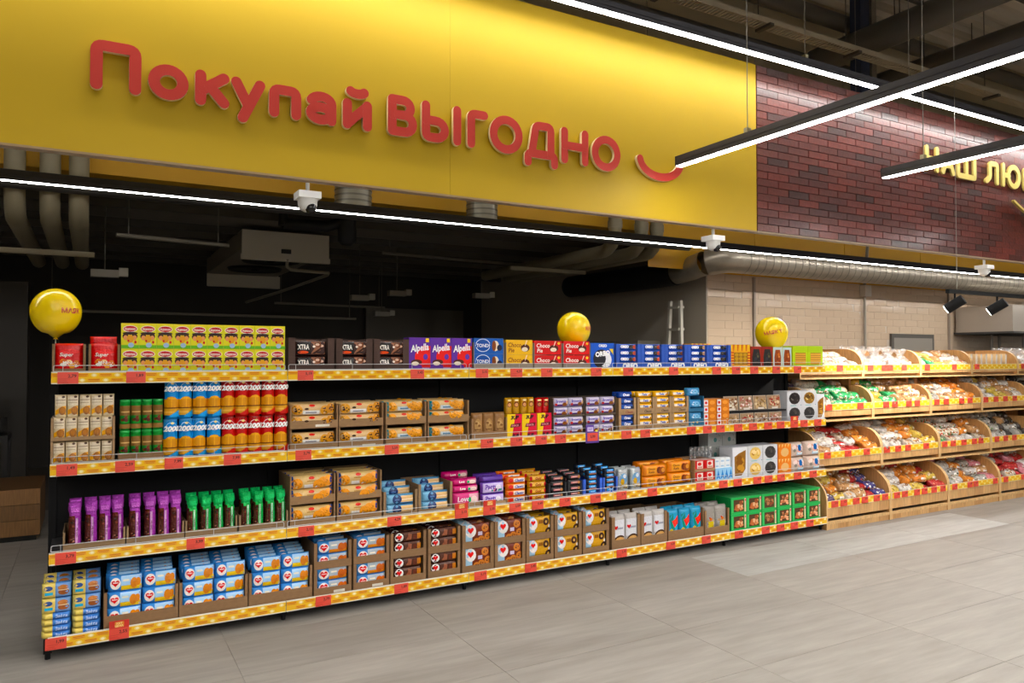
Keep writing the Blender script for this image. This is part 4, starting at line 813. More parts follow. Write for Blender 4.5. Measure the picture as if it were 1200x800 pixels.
put('pinkpack', 2.326, 4.772, z3 + 0.012, 'pink biscuit pack standing at front of the pink stack', 'pink biscuit packs')
for j in range(2): put('pinkflat', 2.322, 4.776 + 0.015 * j, z3 + 0.115 + 0.0465 * j, 'pink biscuit pack lying on the pink stack, %s' % ('lower', 'topmost')[j], 'pink biscuit packs')
for j in range(3): put('pinkflat', 2.315, 4.90 + 0.012 * j, z3 + 0.10 + 0.0465 * j, 'pink biscuit pack in the rear pile, %s from below' % ORD[j], 'pink biscuit packs')
put_tray(2.438, 2.634, z3, 0.045, 0.035, 'low brown tray under the lilac biscuit packs', ear=0.004, col='#a48460', d=0.3)
for j in range(2): put('lilacpack', 2.536, 4.772, z3 + 0.006 + 0.0825 * j, 'lilac party biscuit pack, %s one at the front' % ('lower', 'upper')[j], 'lilac biscuit packs')
put('lilacflat', 2.536, 4.775, z3 + 0.172, 'plain lilac pack lying on top of the party packs', 'lilac biscuit packs')
for j in range(2): put('lilacflat', 2.536, 4.87, z3 + 0.135 + 0.041 * j, 'plain lilac pack behind the party packs, %s' % ('lower', 'upper')[j], 'lilac biscuit packs')
def rolls(k, x, n_, z, dz, look, group, rows=2, y=4.772):
    for q in range(rows):
        for j in range(n_):
            if q and j < n_ - 2: continue
            put(k, x, y + 0.075 * q, z + dz * j + 0.012 * q, '%s, %s from below%s, third shelf' % (look, ORD[j], '' if q == 0 else (' behind' if q == 1 else ' at the back')), group)
kind('orangeroll', 'biscuit_roll', flow(0.165, 0.046, 0.05, '#d87828', lambda a, w, h: (a.rect(-w * .16, h * .2, w * .4, h * .8, H('#e0d0bc')), a.text('Classic', w * .12, h * .5, h * .42, H('#3a4a9a'), w * .5, .2, .04), a.ell(-w * .3, h * .5, w * .12, h * .34, H('#d04020')))), 'biscuit roll')
kind('goldroll', 'biscuit_roll', flow(0.158, 0.046, 0.05, '#b8882c', lambda a, w, h: (a.rect(-w * .3, h * .25, w * .36, h * .7, H('#d8b060')), a.text('Gold', 0, h * .48, h * .4, H('#8a2a18'), w * .5, .2, .04), a.ell(w * .38, h * .5, w * .06, h * .36, H('#a82a20')), a.ell(-w * .38, h * .5, w * .06, h * .36, H('#a82a20')))), 'biscuit roll')
kind('blackroll', 'biscuit_roll', flow(0.115, 0.042, 0.05, '#1c1a1c', lambda a, w, h: (a.rect(-w * .3, h * .3, w * .34, h * .66, H('#a8686c')), a.rect(-w * .2, h * .42, w * .2, h * .56, H('#d8b0a8')), a.ell(w * .34, h * .45, w * .1, h * .26, H('#b8845c')))), 'biscuit roll')
kind('cyanroll', 'biscuit_roll', flow(0.108, 0.037, 0.05, '#18202c', lambda a, w, h: (a.rect(-w * .3, h * .35, w * .3, h * .85, H('#3a84c4')), a.rect(-w * .26, h * .08, w * .34, h * .32, H('#c88a70')), a.rect(-w * .16, h * .5, w * .18, h * .66, H('#9cc8e4')))), 'biscuit roll')
put_tray(2.641, 2.814, z3, 0.05, 0.014, 'low tray under the orange biscuit rolls', ear=0.004, col='#a48460', d=0.3); rolls('orangeroll', 2.7275, 4, z3 + 0.005, 0.0468, 'orange biscuit roll with white band', 'orange biscuit rolls', 3)
put_tray(2.826, 2.992, z3, 0.05, 0.014, 'low tray under the gold biscuit rolls', ear=0.004, col='#7a2a30', d=0.3); rolls('goldroll', 2.909, 4, z3 + 0.005, 0.0468, 'gold biscuit roll with red ends', 'gold biscuit rolls', 3)
for i, (a_, b_) in enumerate(((3.0, 3.158), (3.172, 3.300))):
    put_tray(a_, b_, z3, 0.12, 0.02, 'black display tray of dark biscuit rolls, %s one' % ('left', 'right')[i], ear=0.016, col='#1f1e22', d=0.3); rolls('blackroll', (a_ + b_) / 2, 4, z3 + 0.006, 0.0425, 'black and pink roll in %s black tray' % ('left', 'right')[i], 'black and pink rolls', 3, 4.770)
for i, (a_, b_) in enumerate(((3.312, 3.492), (3.502, 3.640))):
    put_tray(a_, b_, z3, 0.125, 0.018, 'bright blue display tray of dark rolls, %s one' % ('left', 'right')[i], ear=0.024 if i == 0 else 0.014, col='#2f5fd0', d=0.3); rolls('cyanroll', (a_ + b_) / 2, 5, z3 + 0.006, 0.0375, 'black and blue roll in %s blue tray' % ('left', 'right')[i], 'black and blue rolls', 3, 4.770)
kind('teddybag', 'biscuit_bag', flow(0.098, 0.178, 0.05, '#b8bcbc', lambda a, w, h: (a.ell(0, h * .55, w * .40, h * .24, H('#7aa4cc')), a.ell(w * .1, h * .66, w * .16, h * .09, H('#dce4ec')), a.ell(-w * .12, h * .42, w * .2, h * .14, H('#d0a844')), a.bits(-w * .4, h * .06, w * .4, h * .34, [H('#b89a6a'), H('#d8c8a0'), H('#a07a3c')], 9, w * .1, 3)), axis='z', m=FOIL), 'biscuit bag')
for i, x in enumerate((3.708, 3.836)):
    for q in range(3): put('teddybag', x + 0.004 * q, 4.775 + 0.06 * q, z3 + 0.002, 'pale blue bear biscuit bag, %s row, %s' % (('left', 'right')[i], ('front', 'behind it', 'third back')[q]), 'pale blue bear biscuit bags')
def a_hazel(a, w, h): a.rect(-w * .4, h * .15, w * .02, h * .86, H('#dd9a3c')); a.text('Choco', -w * .2, h * .66, h * .2, H('#5a2a14'), w * .36); a.text('Kukis', -w * .2, h * .4, h * .2, H('#5a2a14'), w * .36); a.ell(w * .12, h * .5, w * .11, h * .3, H('#6a3418')); a.ell(w * .24, h * .45, w * .13, h * .34, H('#8a4a24')); a.ell(w * .28, h * .5, w * .08, h * .2, H('#c88a4c')); a.rect(w * .40, h * .05, w * .49, h * .95, H('#e8b03c'))
kind('hazel', 'cookie_pack', flow(0.25, 0.094, 0.07, '#d8862a', a_hazel), 'cookie pack'); kind('hazelflat', 'cookie_pack', flow(0.25, 0.05, 0.1, '#c8781f', a_hazel), 'cookie pack')
for i, x in enumerate((4.040, 4.304)):
    for j in range(2): put('hazel', x, 4.773, z3 + 0.001 + 0.0945 * j + (0.012 if i else 0), 'orange chocolate cookie pack, %s of the %s front pile' % (('lower', 'upper')[j], ('left', 'right')[i]), 'orange cookie packs')
    for j in range(3): put('hazelflat', x, 4.86, z3 + 0.052 * j + 0.05, 'orange cookie pack in the rear of the %s pile, %s from below' % (('left', 'right')[i], ORD[j]), 'orange cookie packs')
kind('redwhite', 'biscuit_pack', carton(0.11, 0.075, 0.1, '#b82a2c', lambda a, w, h: (a.rect(-w * .25, h * .1, w * .34, h * .9, H('#dcd4cc')), a.ell(0, h * .6, w * .2, h * .2, H('#c8403c')), a.rect(-w * .2, h * .14, w * .28, h * .32, H('#b89484'))), top='#c8a8a0'), 'biscuit pack')
for t in range(2):
    put_tray(4.452, 4.682, z3 + 0.098 * t, 0.096, 0.022, 'cardboard tray of red white packs, %s tier, third shelf' % ('lower', 'upper')[t], ear=0.004, col='#a07a54', d=0.25)
    for i in range(2): put('redwhite', 4.509 + 0.115 * i, 4.770, z3 + 0.004 + 0.098 * t + 0.014, 'red and white small pack, %s, %s tier, third shelf' % (('left', 'right')[i], ('lower', 'upper')[t]), 'red and white small packs')
def a_bluepat(a, w, h):
    a.rect(-w * .5, 0, w * .5, h, H('#9cc4e0'))
    for i in range(4): a.poly([(-w * .45 + w * .25 * i, h * .1), (-w * .33 + w * .25 * i, h * .9), (-w * .21 + w * .25 * i, h * .1), (-w * .33 + w * .25 * i, h * .3)], H('#3a7cc0')); a.k -= 1
kind('bluecarton', 'sugar_box', carton(0.195, 0.11, 0.14, '#5a9cd0', a_bluepat, top='#c8d8e4'), 'box'); kind('whitecube', 'small_box', carton(0.06, 0.042, 0.06, '#dfe2e4', lambda a, w, h: (a.rect(-w * .3, h * .2, w * .3, h * .5, H('#a8c0d4')),)), 'box')
put('bluecarton', 4.793, 4.775, z3, 'pale blue carton with dark blue flames, third shelf', 'blue cartons')
for i in range(3):
    for j in range(2): put('whitecube', 4.730 + 0.063 * i, 4.79, z3 + 0.11 + 0.0425 * j, 'tiny white box on the blue carton, %s from left, %s' % (ORD[i], ('lower', 'upper')[j]), 'tiny white boxes')
kind('whitetall', 'white_carton', carton(0.17, 0.13, 0.12, '#cfd0cc', lambda a, w, h: (a.bits(-w * .45, h * .1, w * .45, h * .95, [H('#8aa8a0'), H('#b8b8b0'), H('#98a0a0')], 7, w * .05, 3), a.ell(0, h * .4, w * .12, h * .16, H('#6a9a94'))), top='#c4c6c2'), 'carton')
for j in range(3):
    for i in range(2): put('whitetall', 4.965 + 0.175 * i, 5.05, z3 + 0.131 * j, 'pale speckled carton at the back, %s layer, %s' % (('lowest', 'middle', 'top')[j], ('left', 'right')[i]), 'pale speckled cartons')
for k in range(6):
    b = MB(); b.lathe([(0, 0), (0.017, 0.0), (0.017, 0.27), (0.012, 0.28), (0, 0.28)], H('#8c9092'), n=10); o = b.build('clear_tube', CLEAR, None, (4.60 + 0.045 * k, 4.97, z3)); tag(o, 'tall clear tube behind the red white packs, %s from left' % ORD[k], 'tube', 'tall clear tubes')
put('ging_cream', 4.99, 4.775, z3, 'x y z w', None) if False else None
kind('bigtall', 'gingerbread_box', carton(0.180, 0.275, 0.16, '#d6d6da', a_tallwin, top='#cfcfd4'), 'gingerbread box')
put('bigtall', 4.990, 4.775, z3, 'tall white box with slanted window of gingerbread, third shelf', 'white gingerbread boxes, third shelf')
for i, x in enumerate((5.178, 5.368)):
    for j in range(2): 
        p = ('cream', 'dark')[i]; o = put('ging_' + p, x, 4.775, z3 + 0.139 * j, 'white box with round window of %s gingerbread, %s, third shelf' % (('pale', 'dark')[i], ('lower', 'upper')[j]), 'white gingerbread boxes, third shelf'); o.scale = (0.93, 1, 1)
kind('orangewin', 'biscuit_box', carton(0.165, 0.135, 0.14, '#d8823a', lambda a, w, h: ([(a.poly([(-w * .48 + w * .24 * i, h), (-w * .36 + w * .24 * i, h), (-w * .46 + w * .24 * i, h * .75)], H('#f0c890')), setattr(a, 'k', 1)) for i in range(4)], a.ell(0, h * .45, w * .32, h * .3, H('#d8b080'))), top='#d08a50'), 'box')
for j in range(2): put('orangewin', 5.557, 4.775, z3 + 0.136 * j, 'orange scalloped biscuit box beside white boxes, %s' % ('lower', 'upper')[j], 'orange scalloped boxes')
kind('pinkclear', 'marshmallow_bag', flow(0.205, 0.135, 0.09, '#c8b4a8', lambda a, w, h: (a.bits(-w * .46, h * .08, w * .46, h * .94, [H('#dcb0a4'), H('#c49488'), H('#e8d4cc'), H('#8a8078')], 14, w * .10, 3), a.poly([(-w * .08, h * .12), (w * .38, h * .12), (w * .34, h * .85), (-w * .0, h * .8)], H('#a8c8dc')), a.ell(w * .14, h * .6, w * .13, h * .22, H('#2a5a94')), a.rect(-w * .02, h * .18, w * .34, h * .3, H('#e0e8ec')))), 'marshmallow bag')
for i, x in enumerate((5.758, 5.972)):
    for j in range(2): put('pinkclear', x, 4.785 + 0.012 * j, z3 + 0.002 + 0.137 * j, 'clear pink marshmallow bag with blue label, %s, %s pile' % (('lower', 'upper')[j], ('left', 'right')[i]), 'clear pink marshmallow bags', rz=[.12, .05][i], rx=-0.05)

# ------------------------------------------------ shelf 4
z4 = ZS[4]
def a_wafer(a, w, h): a.rect(-w * .47, h * .04, -w * .06, h * .96, H('#d8c47c')); a.ell(-w * .28, h * .66, w * .15, h * .16, H('#24407c')); a.rect(-w * .4, h * .2, -w * .12, h * .4, H('#3aa0c0')); a.rect(0, h * .06, w * .47, h * .94, H('#7a9cc8')); a.ell(w * .22, h * .66, w * .18, h * .18, H('#a86a3c')); a.ell(w * .24, h * .36, w * .19, h * .2, H('#8a4e28')); a.rect(w * .05, h * .47, w * .42, h * .53, H('#e0c8a0'))
def a_waferthin(a, w, h): a.rect(-w * .47, h * .1, -w * .12, h * .9, H('#d8c478')); a.rect(-w * .08, h * .1, w * .47, h * .9, H('#4a7ac0')); a.text('Вафли', w * .18, h * .5, h * .5, H('#b8cce8'), w * .4, 0, .03)
kind('wafer', 'wafer_pack', flow(0.137, 0.078, 0.05, '#4468a8', a_wafer, colfn=lambda t, a_: H('#dcca80') if t < .46 else H('#5a86c0')), 'wafer pack'); kind('waferthin', 'wafer_pack', flow(0.137, 0.033, 0.09, '#46689c', a_waferthin, colfn=lambda t, a_: H('#dcca80') if t < .40 else H('#4a78bc')), 'wafer pack')
for i, x in enumerate((-0.141, 0.001)):
    for j in range(4): put('waferthin', x, 4.755, z4 + 0.0335 * j, 'yellow and blue wafer pack lying flat, %s from below, %s column' % (ORD[j], ('left', 'right')[i]), 'yellow and blue wafer packs', rz=[.03, -.02, .04, 0][j])
    for j in range(2): put('wafer', x, 4.757 + 0.006 * j, z4 + 0.135 + 0.079 * j, 'yellow and blue wafer pack standing, %s front one, %s column' % (('lower', 'upper')[j], ('left', 'right')[i]), 'yellow and blue wafer packs', rx=-0.10)
    for q in range(3): put('wafer', x, 4.835 + 0.055 * q, z4 + 0.205 + 0.012 * q, 'yellow and blue wafer pack, %s row behind, %s column' % (ORD[q], ('left', 'right')[i]), 'yellow and blue wafer packs', rx=-0.35)
def a_heart(bg, prod, pc, hc='#c8242c'):
    def f(a, w, h):
        a.rect(-w * .12, h * .06, w * .48, h * .94, H(bg)); a.rect(-w * .12, h * .06, w * .48, h * .34, H(prod)); a.ell(-w * .28, h * .5, w * .155, h * .36, H('#e8e4e0'), 20); a.heart(-w * .28, h * .53, w * .118, H(hc)); a.text('Любимое', -w * .28, h * .57, h * .10, H('#f4e8e4'), w * .16)
        a.ell(w * .26, h * .46, w * .11, h * .34, H(pc)); a.ell(w * .38, h * .52, w * .08, h * .26, H(pc)); a.rect(-w * .06, h * .6, w * .12, h * .72, H('#e8e0d0'))
    return f
kind('heartpack', 'biscuit_pack', flow(0.172, 0.088, 0.055, '#3a78c0', a_heart('#a8cce8', '#dcc05a', '#cc8430'), colfn=lambda t, a_: H('#4a88cc') if math.sin(a_) < 0.3 else H('#2c66b0')), 'biscuit pack')
kind('heartwide', 'biscuit_pack', flow(0.205, 0.080, 0.06, '#4a80bc', a_heart('#a8b4bc', '#cc8838', '#b8641c')), 'biscuit pack')
def a_choch(a, w, h):
    a.rect(-w * .14, h * .05, w * .48, h * .95, H('#4a2a1e')); a.ell(-w * .31, h * .5, w * .14, h * .44, H('#e6e0dc'), 14); a.heart(-w * .31, h * .54, w * .09, H('#c8242c')); a.poly([(-w * .08, h * .2), (w * .1, h * .2), (w * .12, h * .75), (0, h * .85)], H('#8a5440')); a.rect(w * .16, h * .2, w * .28, h * .7, H('#5a2a1e')); a.rect(w * .3, h * .25, w * .44, h * .8, H('#b07038'))
kind('chocheart', 'wafer_pack', flow(0.208, 0.066, 0.06, '#3c2018', a_choch), 'wafer pack')
def a_cookheart(a, w, h):
    a.rect(-w * .1, h * .04, w * .48, h * .96, H('#6a2e20')); a.ell(-w * .26, h * .66, w * .19, h * .32, H('#e6e0dc'), 14); a.heart(-w * .27, h * .70, w * .115, H('#c8242c')); a.rect(0, h * .42, w * .16, h * .6, H('#c8b8c8'))
    for cx, cz in ((.26, .76), (.12, .2), (.36, .34), (-.06, .12)): a.cookie(w * cx, h * cz, w * .13, '#c07a48', '#3a1c12', 5, 7)
kind('cookheart', 'cookie_pack', flow(0.212, 0.142, 0.05, '#5c86a8', a_cookheart, colfn=lambda t, a_: H('#a8c8dc') if t < .3 else H('#6a3224')), 'cookie pack')
def a_donut(a, w, h):
    a.rect(-w * .12, h * .04, w * .48, h * .96, H('#c89a44')); a.ell(-w * .28, h * .6, w * .17, h * .36, H('#e6e0dc'), 14); a.heart(-w * .29, h * .68, w * .10, H('#c8242c')); a.rect(-w * .06, h * .6, w * .12, h * .8, H('#8a5a24'))
    for cx, cz in ((.26, .68), (.36, .12)): a.ell(w * cx, h * cz, w * .13, h * .22, H('#3c2216'), 14); a.ell(w * cx, h * cz, w * .045, h * .08, H('#c8a060'))
    a.ell(w * .40, h * .42, w * .05, h * .1, H('#e4dcd0'))
kind('donut', 'cookie_pack', flow(0.2, 0.125, 0.05, '#a8c4d4', a_donut, colfn=lambda t, a_: H('#a8c8dc') if t < .3 else H('#c2963e')), 'cookie pack')
for i, (a_, b_) in enumerate(((0.084, 0.462), (0.468, 0.848), (0.855, 1.236))):
    put_tray(a_, b_, z4, 0.205, 0.075, 'wide cardboard tray of blue heart biscuit packs, %s of three' % ORD[i], ear=0.016, d=0.36, y=4.755)
    for c_ in range(2):
        x = (a_ + b_) / 2 + (-0.088, 0.088)[c_]; col = ('left', 'right')[c_]
        for j in range(2): put('heartpack', x, 4.762, z4 + 0.022 + 0.0885 * j, 'blue heart biscuit pack, %s front, %s column of the %s wide tray' % (('lowest', 'middle')[j], col, ORD[i]), 'blue heart biscuit packs', rz=(.03, -.03)[(i + j) % 2])
        put('heartpack', x + 0.004, 4.768, z4 + 0.200, 'blue heart biscuit pack, top front, %s column of the %s wide tray' % (col, ORD[i]), 'blue heart biscuit packs', rz=-.04, rx=-0.12)
        for q in range(4): put('heartpack', x - 0.004 + 0.003 * q, 4.835 + 0.055 * q, z4 + 0.206 + 0.006 * q, 'blue heart biscuit pack, %s row behind, %s column of the %s wide tray' % (ORD[q], col, ORD[i]), 'blue heart biscuit packs', rx=-0.32)
def two_tier(k, xs, h_, look, noun, zs, sticker=False, back=1):
    for i, (a_, b_) in enumerate(xs):
        for t in range(2):
            zz = z4 + (h_ + 0.002) * t; w_ = {'heartwide': 'blue', 'chocheart': 'brown', 'cookheart': 'chip', 'donut': 'donut'}[k]
            put_tray(a_, b_, zz, h_, 0.05, 'cardboard tray of %s, %s tier of the %s stack' % (noun, ('lower', 'upper')[t], ORD[i]), ear=0.02 if len(zs) > 1 else 0.026, d=0.34, art=white_sticker if sticker and t == 0 else None)
            for n_, dz in enumerate(zs):
                put(k, (a_ + b_) / 2, 4.770, zz + dz, '%s, %s tier of the %s %s stack%s' % (look, ('lower', 'upper')[t], ORD[i], w_, '' if len(zs) == 1 else (', lower one' if n_ == 0 else ', upper one')), noun)
            if t:
                for q in range(3): put(k, (a_ + b_) / 2 - .002 * q, 4.840 + 0.058 * q, zz + zs[-1] + 0.004 + (0.004 if len(zs) > 1 else 0.008), '%s, %s row behind, top of the %s %s stack' % (look, ORD[q], ORD[i], w_), noun, rx=-0.12)
two_tier('heartwide', [(1.250, 1.492), (1.506, 1.749)], 0.166, 'blue and orange heart biscuit pack', 'orange heart packs', (0.010, 0.0905), sticker=True)
two_tier('chocheart', [(1.758, 2.013), (2.028, 2.270)], 0.168, 'brown chocolate wafer pack', 'brown wafer packs', (0.034, 0.101))
two_tier('cookheart', [(2.286, 2.534), (2.543, 2.797)], 0.166, 'brown chip cookie pack with heart', 'brown cookie packs', (0.026,))
two_tier('donut', [(2.806, 3.042), (3.052, 3.297), (3.308, 3.556)], 0.164, 'yellow donut cookie pack', 'yellow donut cookie packs', (0.040,))
kind('whitebag', 'biscuit_bag', flow(0.125, 0.25, 0.06, '#b9b4b0', lambda a, w, h: (a.rect(-w * .44, h * .3, w * .44, h * .84, H('#d2d2d6')), a.rect(-w * .25, h * .54, w * .3, h * .60, H('#9a9aa4')), a.heart(-w * .26, h * .60, w * .15, H('#c02a30')), a.ell(w * .05, h * .16, w * .48, h * .20, H('#4a3424'), 16), a.ell(w * .05, h * .13, w * .44, h * .17, H('#c49a68'), 16), a.bits(-w * .3, h * .04, w * .4, h * .26, [H('#d8b080'), H('#a87a4c')], 6, w * .07, 4)), axis='z'), 'biscuit bag')
for i, (a_, b_) in enumerate(((3.584, 3.868), (3.876, 4.146))):
    put_tray(a_, b_, z4, 0.255, 0.075, 'tall cardboard tray of white biscuit bags, %s one' % ('left', 'right')[i], ear=0.03, d=0.34)
    for c_ in range(2):
        put('whitebag', (a_ + b_) / 2 + (-0.065, 0.064)[c_], 4.772, z4 + 0.02, 'white biscuit bag with brown arc, %s in the %s tall tray' % (('left', 'right')[c_], ('left', 'right')[i]), 'white biscuit bags')
        put('whitebag', (a_ + b_) / 2 + (-0.064, 0.066)[c_], 4.86, z4 + 0.028, 'white biscuit bag behind, %s in the %s tall tray' % (('left', 'right')[c_], ('left', 'right')[i]), 'white biscuit bags')
kind('tealbag', 'snack_bag', flow(0.122, 0.235, 0.055, '#3f8cae', lambda a, w, h: (a.ell(0, h * .52, w * .4, h * .36, H('#3a94b8')), a.poly([(-w * .4, h * .8), (-w * .1, h * .86), (w * .1, h * .3), (-w * .2, h * .2)], H('#2a7a6a')), a.poly([(-w * .2, h * .6), (w * .36, h * .78), (w * .4, h * .5), (w * .05, h * .36)], H('#c83c34')), a.heart(w * .1, h * .58, w * .18, H('#d84a3c')), a.ell(-w * .25, h * .24, w * .16, h * .1, H('#b8a838')), a.bits(-w * .4, h * .06, w * .4, h * .3, [H('#c8b050'), H('#2a8a5a'), H('#d86a4a')], 7, w * .09, 3)), axis='z'), 'snack bag')
put_tray(4.158, 4.548, z4, 0.24, 0.085, 'wide cardboard tray of teal snack bags on the bottom shelf', ear=0.008, d=0.34)
for i, x in enumerate((4.225, 4.352, 4.479)):
    put('tealbag', x, 4.772, z4 + 0.02, 'teal snack bag with red heart, %s from left' % ORD[i], 'teal snack bags', rz=.08)
    put('tealbag', x + 0.004, 4.85, z4 + 0.03, 'teal snack bag in the second row, %s from left' % ORD[i], 'teal snack bags', rz=.05)
kind('chickbag', 'biscuit_bag', flow(0.128, 0.225, 0.07, '#a8a49e', lambda a, w, h: (a.bits(-w * .4, h * .1, w * .4, h * .6, [H('#d8d0c4'), H('#c8b8a0'), H('#b89a78')], 9, w * .13, 3), a.rect(-w * .22, h * .16, w * .24, h * .42, H('#d8c43c')), a.ell(0, h * .50, w * .12, h * .06, H('#e07a3c')), a.ell(-w * .1, h * .56, w * .06, h * .03, H('#c83c34'))), axis='z', m=FOIL), 'biscuit bag')
put_tray(4.562, 4.846, z4, 0.21, 0.065, 'cardboard tray of clear bags with yellow labels', ear=0.02, d=0.34)
for i, x in enumerate((4.638, 4.770)):
    put('chickbag', x, 4.775, z4 + 0.018, 'clear biscuit bag with yellow label, %s one in the tray' % ('left', 'right')[i], 'clear bags with yellow labels'); put('chickbag', x, 4.87, z4 + 0.03, 'clear biscuit bag with yellow label, %s one behind' % ('left', 'right')[i], 'clear bags with yellow labels')
GB = [['#b06a48', '#c88a64', '#8a4a30', '#d8b090'], ['#8a4a34', '#6a4a2c', '#a87858', '#4a3824'], ['#c88a6c', '#b07050', '#dca888', '#7a4630']]
def a_gbox(p):
    def f(a, w, h): a.rect(-w * .32, h * .14, w * .34, h * .86, H('#4c3826')); a.bits(-w * .32, h * .15, w * .34, h * .85, [H(c) for c in GB[p]], 20, w * .085, p + 2); a.rect(w * .37, h * .1, w * .47, h * .92, H('#c8bca0')); a.rect(-w * .47, h * .1, -w * .36, h * .9, H('#5ab870')); a.ell(w * .42, h * .8, w * .04, h * .08, H('#c8506a'), 6)
    return f
for p in range(3): kind('gbox%d' % p, 'biscuit_box', carton(0.186, 0.1435, 0.17, '#45a55e', a_gbox(p), top='#5cae70', side='#379052'), 'box')
for i, x in enumerate((4.965, 5.153, 5.345, 5.541, 5.738, 5.938)):
    for j in range(2): put('gbox%d' % (0, 0, 1, 2, 1 if j else 0, 2)[i], x, 4.772, z4 + 0.144 * j, 'green box with window of biscuits, %s from left, %s row, bottom shelf' % (ORD[i], ('lower', 'upper')[j]), 'green biscuit boxes')
    put('gbox%d' % (i % 3), x - 0.006, 4.95, z4 + 0.144, 'green biscuit box in the back row, %s from left, bottom shelf' % ORD[i], 'green biscuit boxes')

# ================================================================== bread racks
BX0, BW = 6.10, 0.985
BAYX = [6.085, 7.060, 8.058, 9.058, 10.058, 11.058]
#   tier: front y, rail bottom z, board bottom z, strip z, side rise, bin floor z
TIER = [(5.045, 1.492, 1.462, 1.432, 0.165, 1.47), (4.935, 1.108, 1.048, 1.016, 0.165, 1.07), (4.842, 0.655, 0.588, 0.552, 0.19, 0.61), (4.750, 0.205, 0.108, 0.055, 0.235, 0.14)]
BACK = 5.56
WC = ['#c89a62', '#d0a46c', '#c0905a', '#cb9e68']
def side_mesh(t):
    yf, rb, bb, st, rise, fl = TIER[t]; zt = rb + 0.066; b = MB()
    z0 = st if t < 3 else 0.0; dp = 0.20 + 0.09 * (t == 3)
    pts = [(yf - 0.006, z0), (yf - 0.006, zt)] + [(yf - 0.006 + dp * (1 - math.cos(a)), zt + rise * math.sin(a)) for a in [PI / 2 * k / 8 for k in range(1, 9)]] + [(BACK - 0.02, zt + rise), (BACK - 0.02, z0)]
    n = len(pts); v = [(0, y, z) for y, z in pts] + [(0.018, y, z) for y, z in pts]
    f = [tuple(range(n))[::-1], tuple(range(n, 2 * n))] + [(i, (i + 1) % n, n + (i + 1) % n, n + i) for i in range(n)]
    b.mesh_in(v, f, [H('#b98850'), H('#b98850')] + [H('#d9b27c')] * n); return b.mesh('bin_side', WOOD)
SIDE = [side_mesh(t) for t in range(4)]
def wood_box(x0, y0, z0, x1, y1, z1, c): b = MB(); b.box(x0, y0, z0, x1, y1, z1, H(c)); return b
def brail():
    b = MB(); L = BW - 0.04; b.box(0, 0, 0, L, 0.006, 0.066, H('#efe2c0')); a = Art(b); a.rect(0, 0.004, L, 0.062, H('#f0c830'))
    for j in range(2):
        for i in range(9):
            x = (i + .3 + .5 * j) * L / 9; zc = 0.047 if j == 0 else 0.019
            if x + .04 > L: continue
            a.k = 1; a.rect(x - .03, zc - .008, x + .026, zc + .008, H('#eab028')); a.ell(x + .05, zc, .015, .010, H('#f4dc80'), 8)
    return b.mesh('price_rail', GLOSS)
BRAIL = brail()
BTAGS = [[(.12, .62), (.10, .35, .46, .72), (.10, .66), (.08,), (.1, .6)], [(.28, .80), (.2, .36, .62, .78), (.09, .28, .6, .78), (.05, .28, .5, .72), (.2, .6)],
         [(.12, .45, .76), (.06, .26, .44, .78), (.07, .24, .46, .68, .82), (.1, .3, .5, .8), (.1, .5)], [(.10, .24, .44, .58, .78, .92), (.08, .22, .44, .58, .76, .93), (.09, .40, .52, .94), (.1, .5, .7), (.2,)]]
for k in range(5):
    x0 = BAYX[k]; wdt = BAYX[k + 1] - x0 - 0.004
    rack = thing('bread_rack', 'light oak bread rack of four tiers, %s' % ('beside the biscuit shelving', 'second from the biscuit shelving', 'third from the biscuit shelving', 'fourth from the biscuit shelving', 'partly cut off by picture edge')[k], 'bread rack', (x0, 0, 0), (0, 0, 0), 'oak bread racks')
    wood_box(0, BACK - 0.016, 0.0, wdt, BACK, 1.715, '#b58450').build('back_panel', WOOD, rack)
    for sx in (0, wdt - 0.018):
        b = wood_box(sx, 5.20, 0, sx + 0.018, BACK - 0.02, 1.43, '#b07e48'); b.build('carcass_side', WOOD, rack)
    for t, (yf, rb, bb, st, rise, fl) in enumerate(TIER):
        for sx in (0, wdt - 0.018): add('bin_side', SIDE[t], rack, (sx, 0, 0))
        if t < 3: wood_box(0.0, yf - 0.012, st - 0.016, wdt, BACK - 0.02, st, '#d4ab74').build('shelf_board', WOOD, rack)
        else: wood_box(0.019, yf - 0.004, st - 0.004, wdt - 0.019, yf + 0.03, st + 0.022, '#d4ab74').build('base_ledge', WOOD, rack)
        wood_box(0.019, yf + 0.03, fl - 0.03, wdt - 0.019, BACK - 0.02, fl - 0.018, '#a87844').build('bin_floor', WOOD, rack)
        npl = 6; pw_ = (wdt - 0.038) / npl
        for p in range(npl):
            wood_box(0.019 + pw_ * p + 0.0008, yf, bb, 0.019 + pw_ * (p + 1) - 0.0008, yf + 0.014, rb + 0.058, WC[(p * 3 + t + k) % 4]).build('plank', WOOD, rack)
            if t == 3: wood_box(0.019 + pw_ * p + 0.0008, yf + 0.004, 0.0, 0.019 + pw_ * (p + 1) - 0.0008, yf + 0.018, st - 0.004, WC[(p * 5 + k + 1) % 4]).build('plank', WOOD, rack)
        rl = add('price_rail', BRAIL, rack, (0.02, yf - 0.008, rb))
        for u in BTAGS[t][k]: add('price_tag', price_tag_mesh(PRICES[(k * 3 + t * 5 + int(u * 10)) % 12]), rl, (u * 0.93, -0.004, 0))

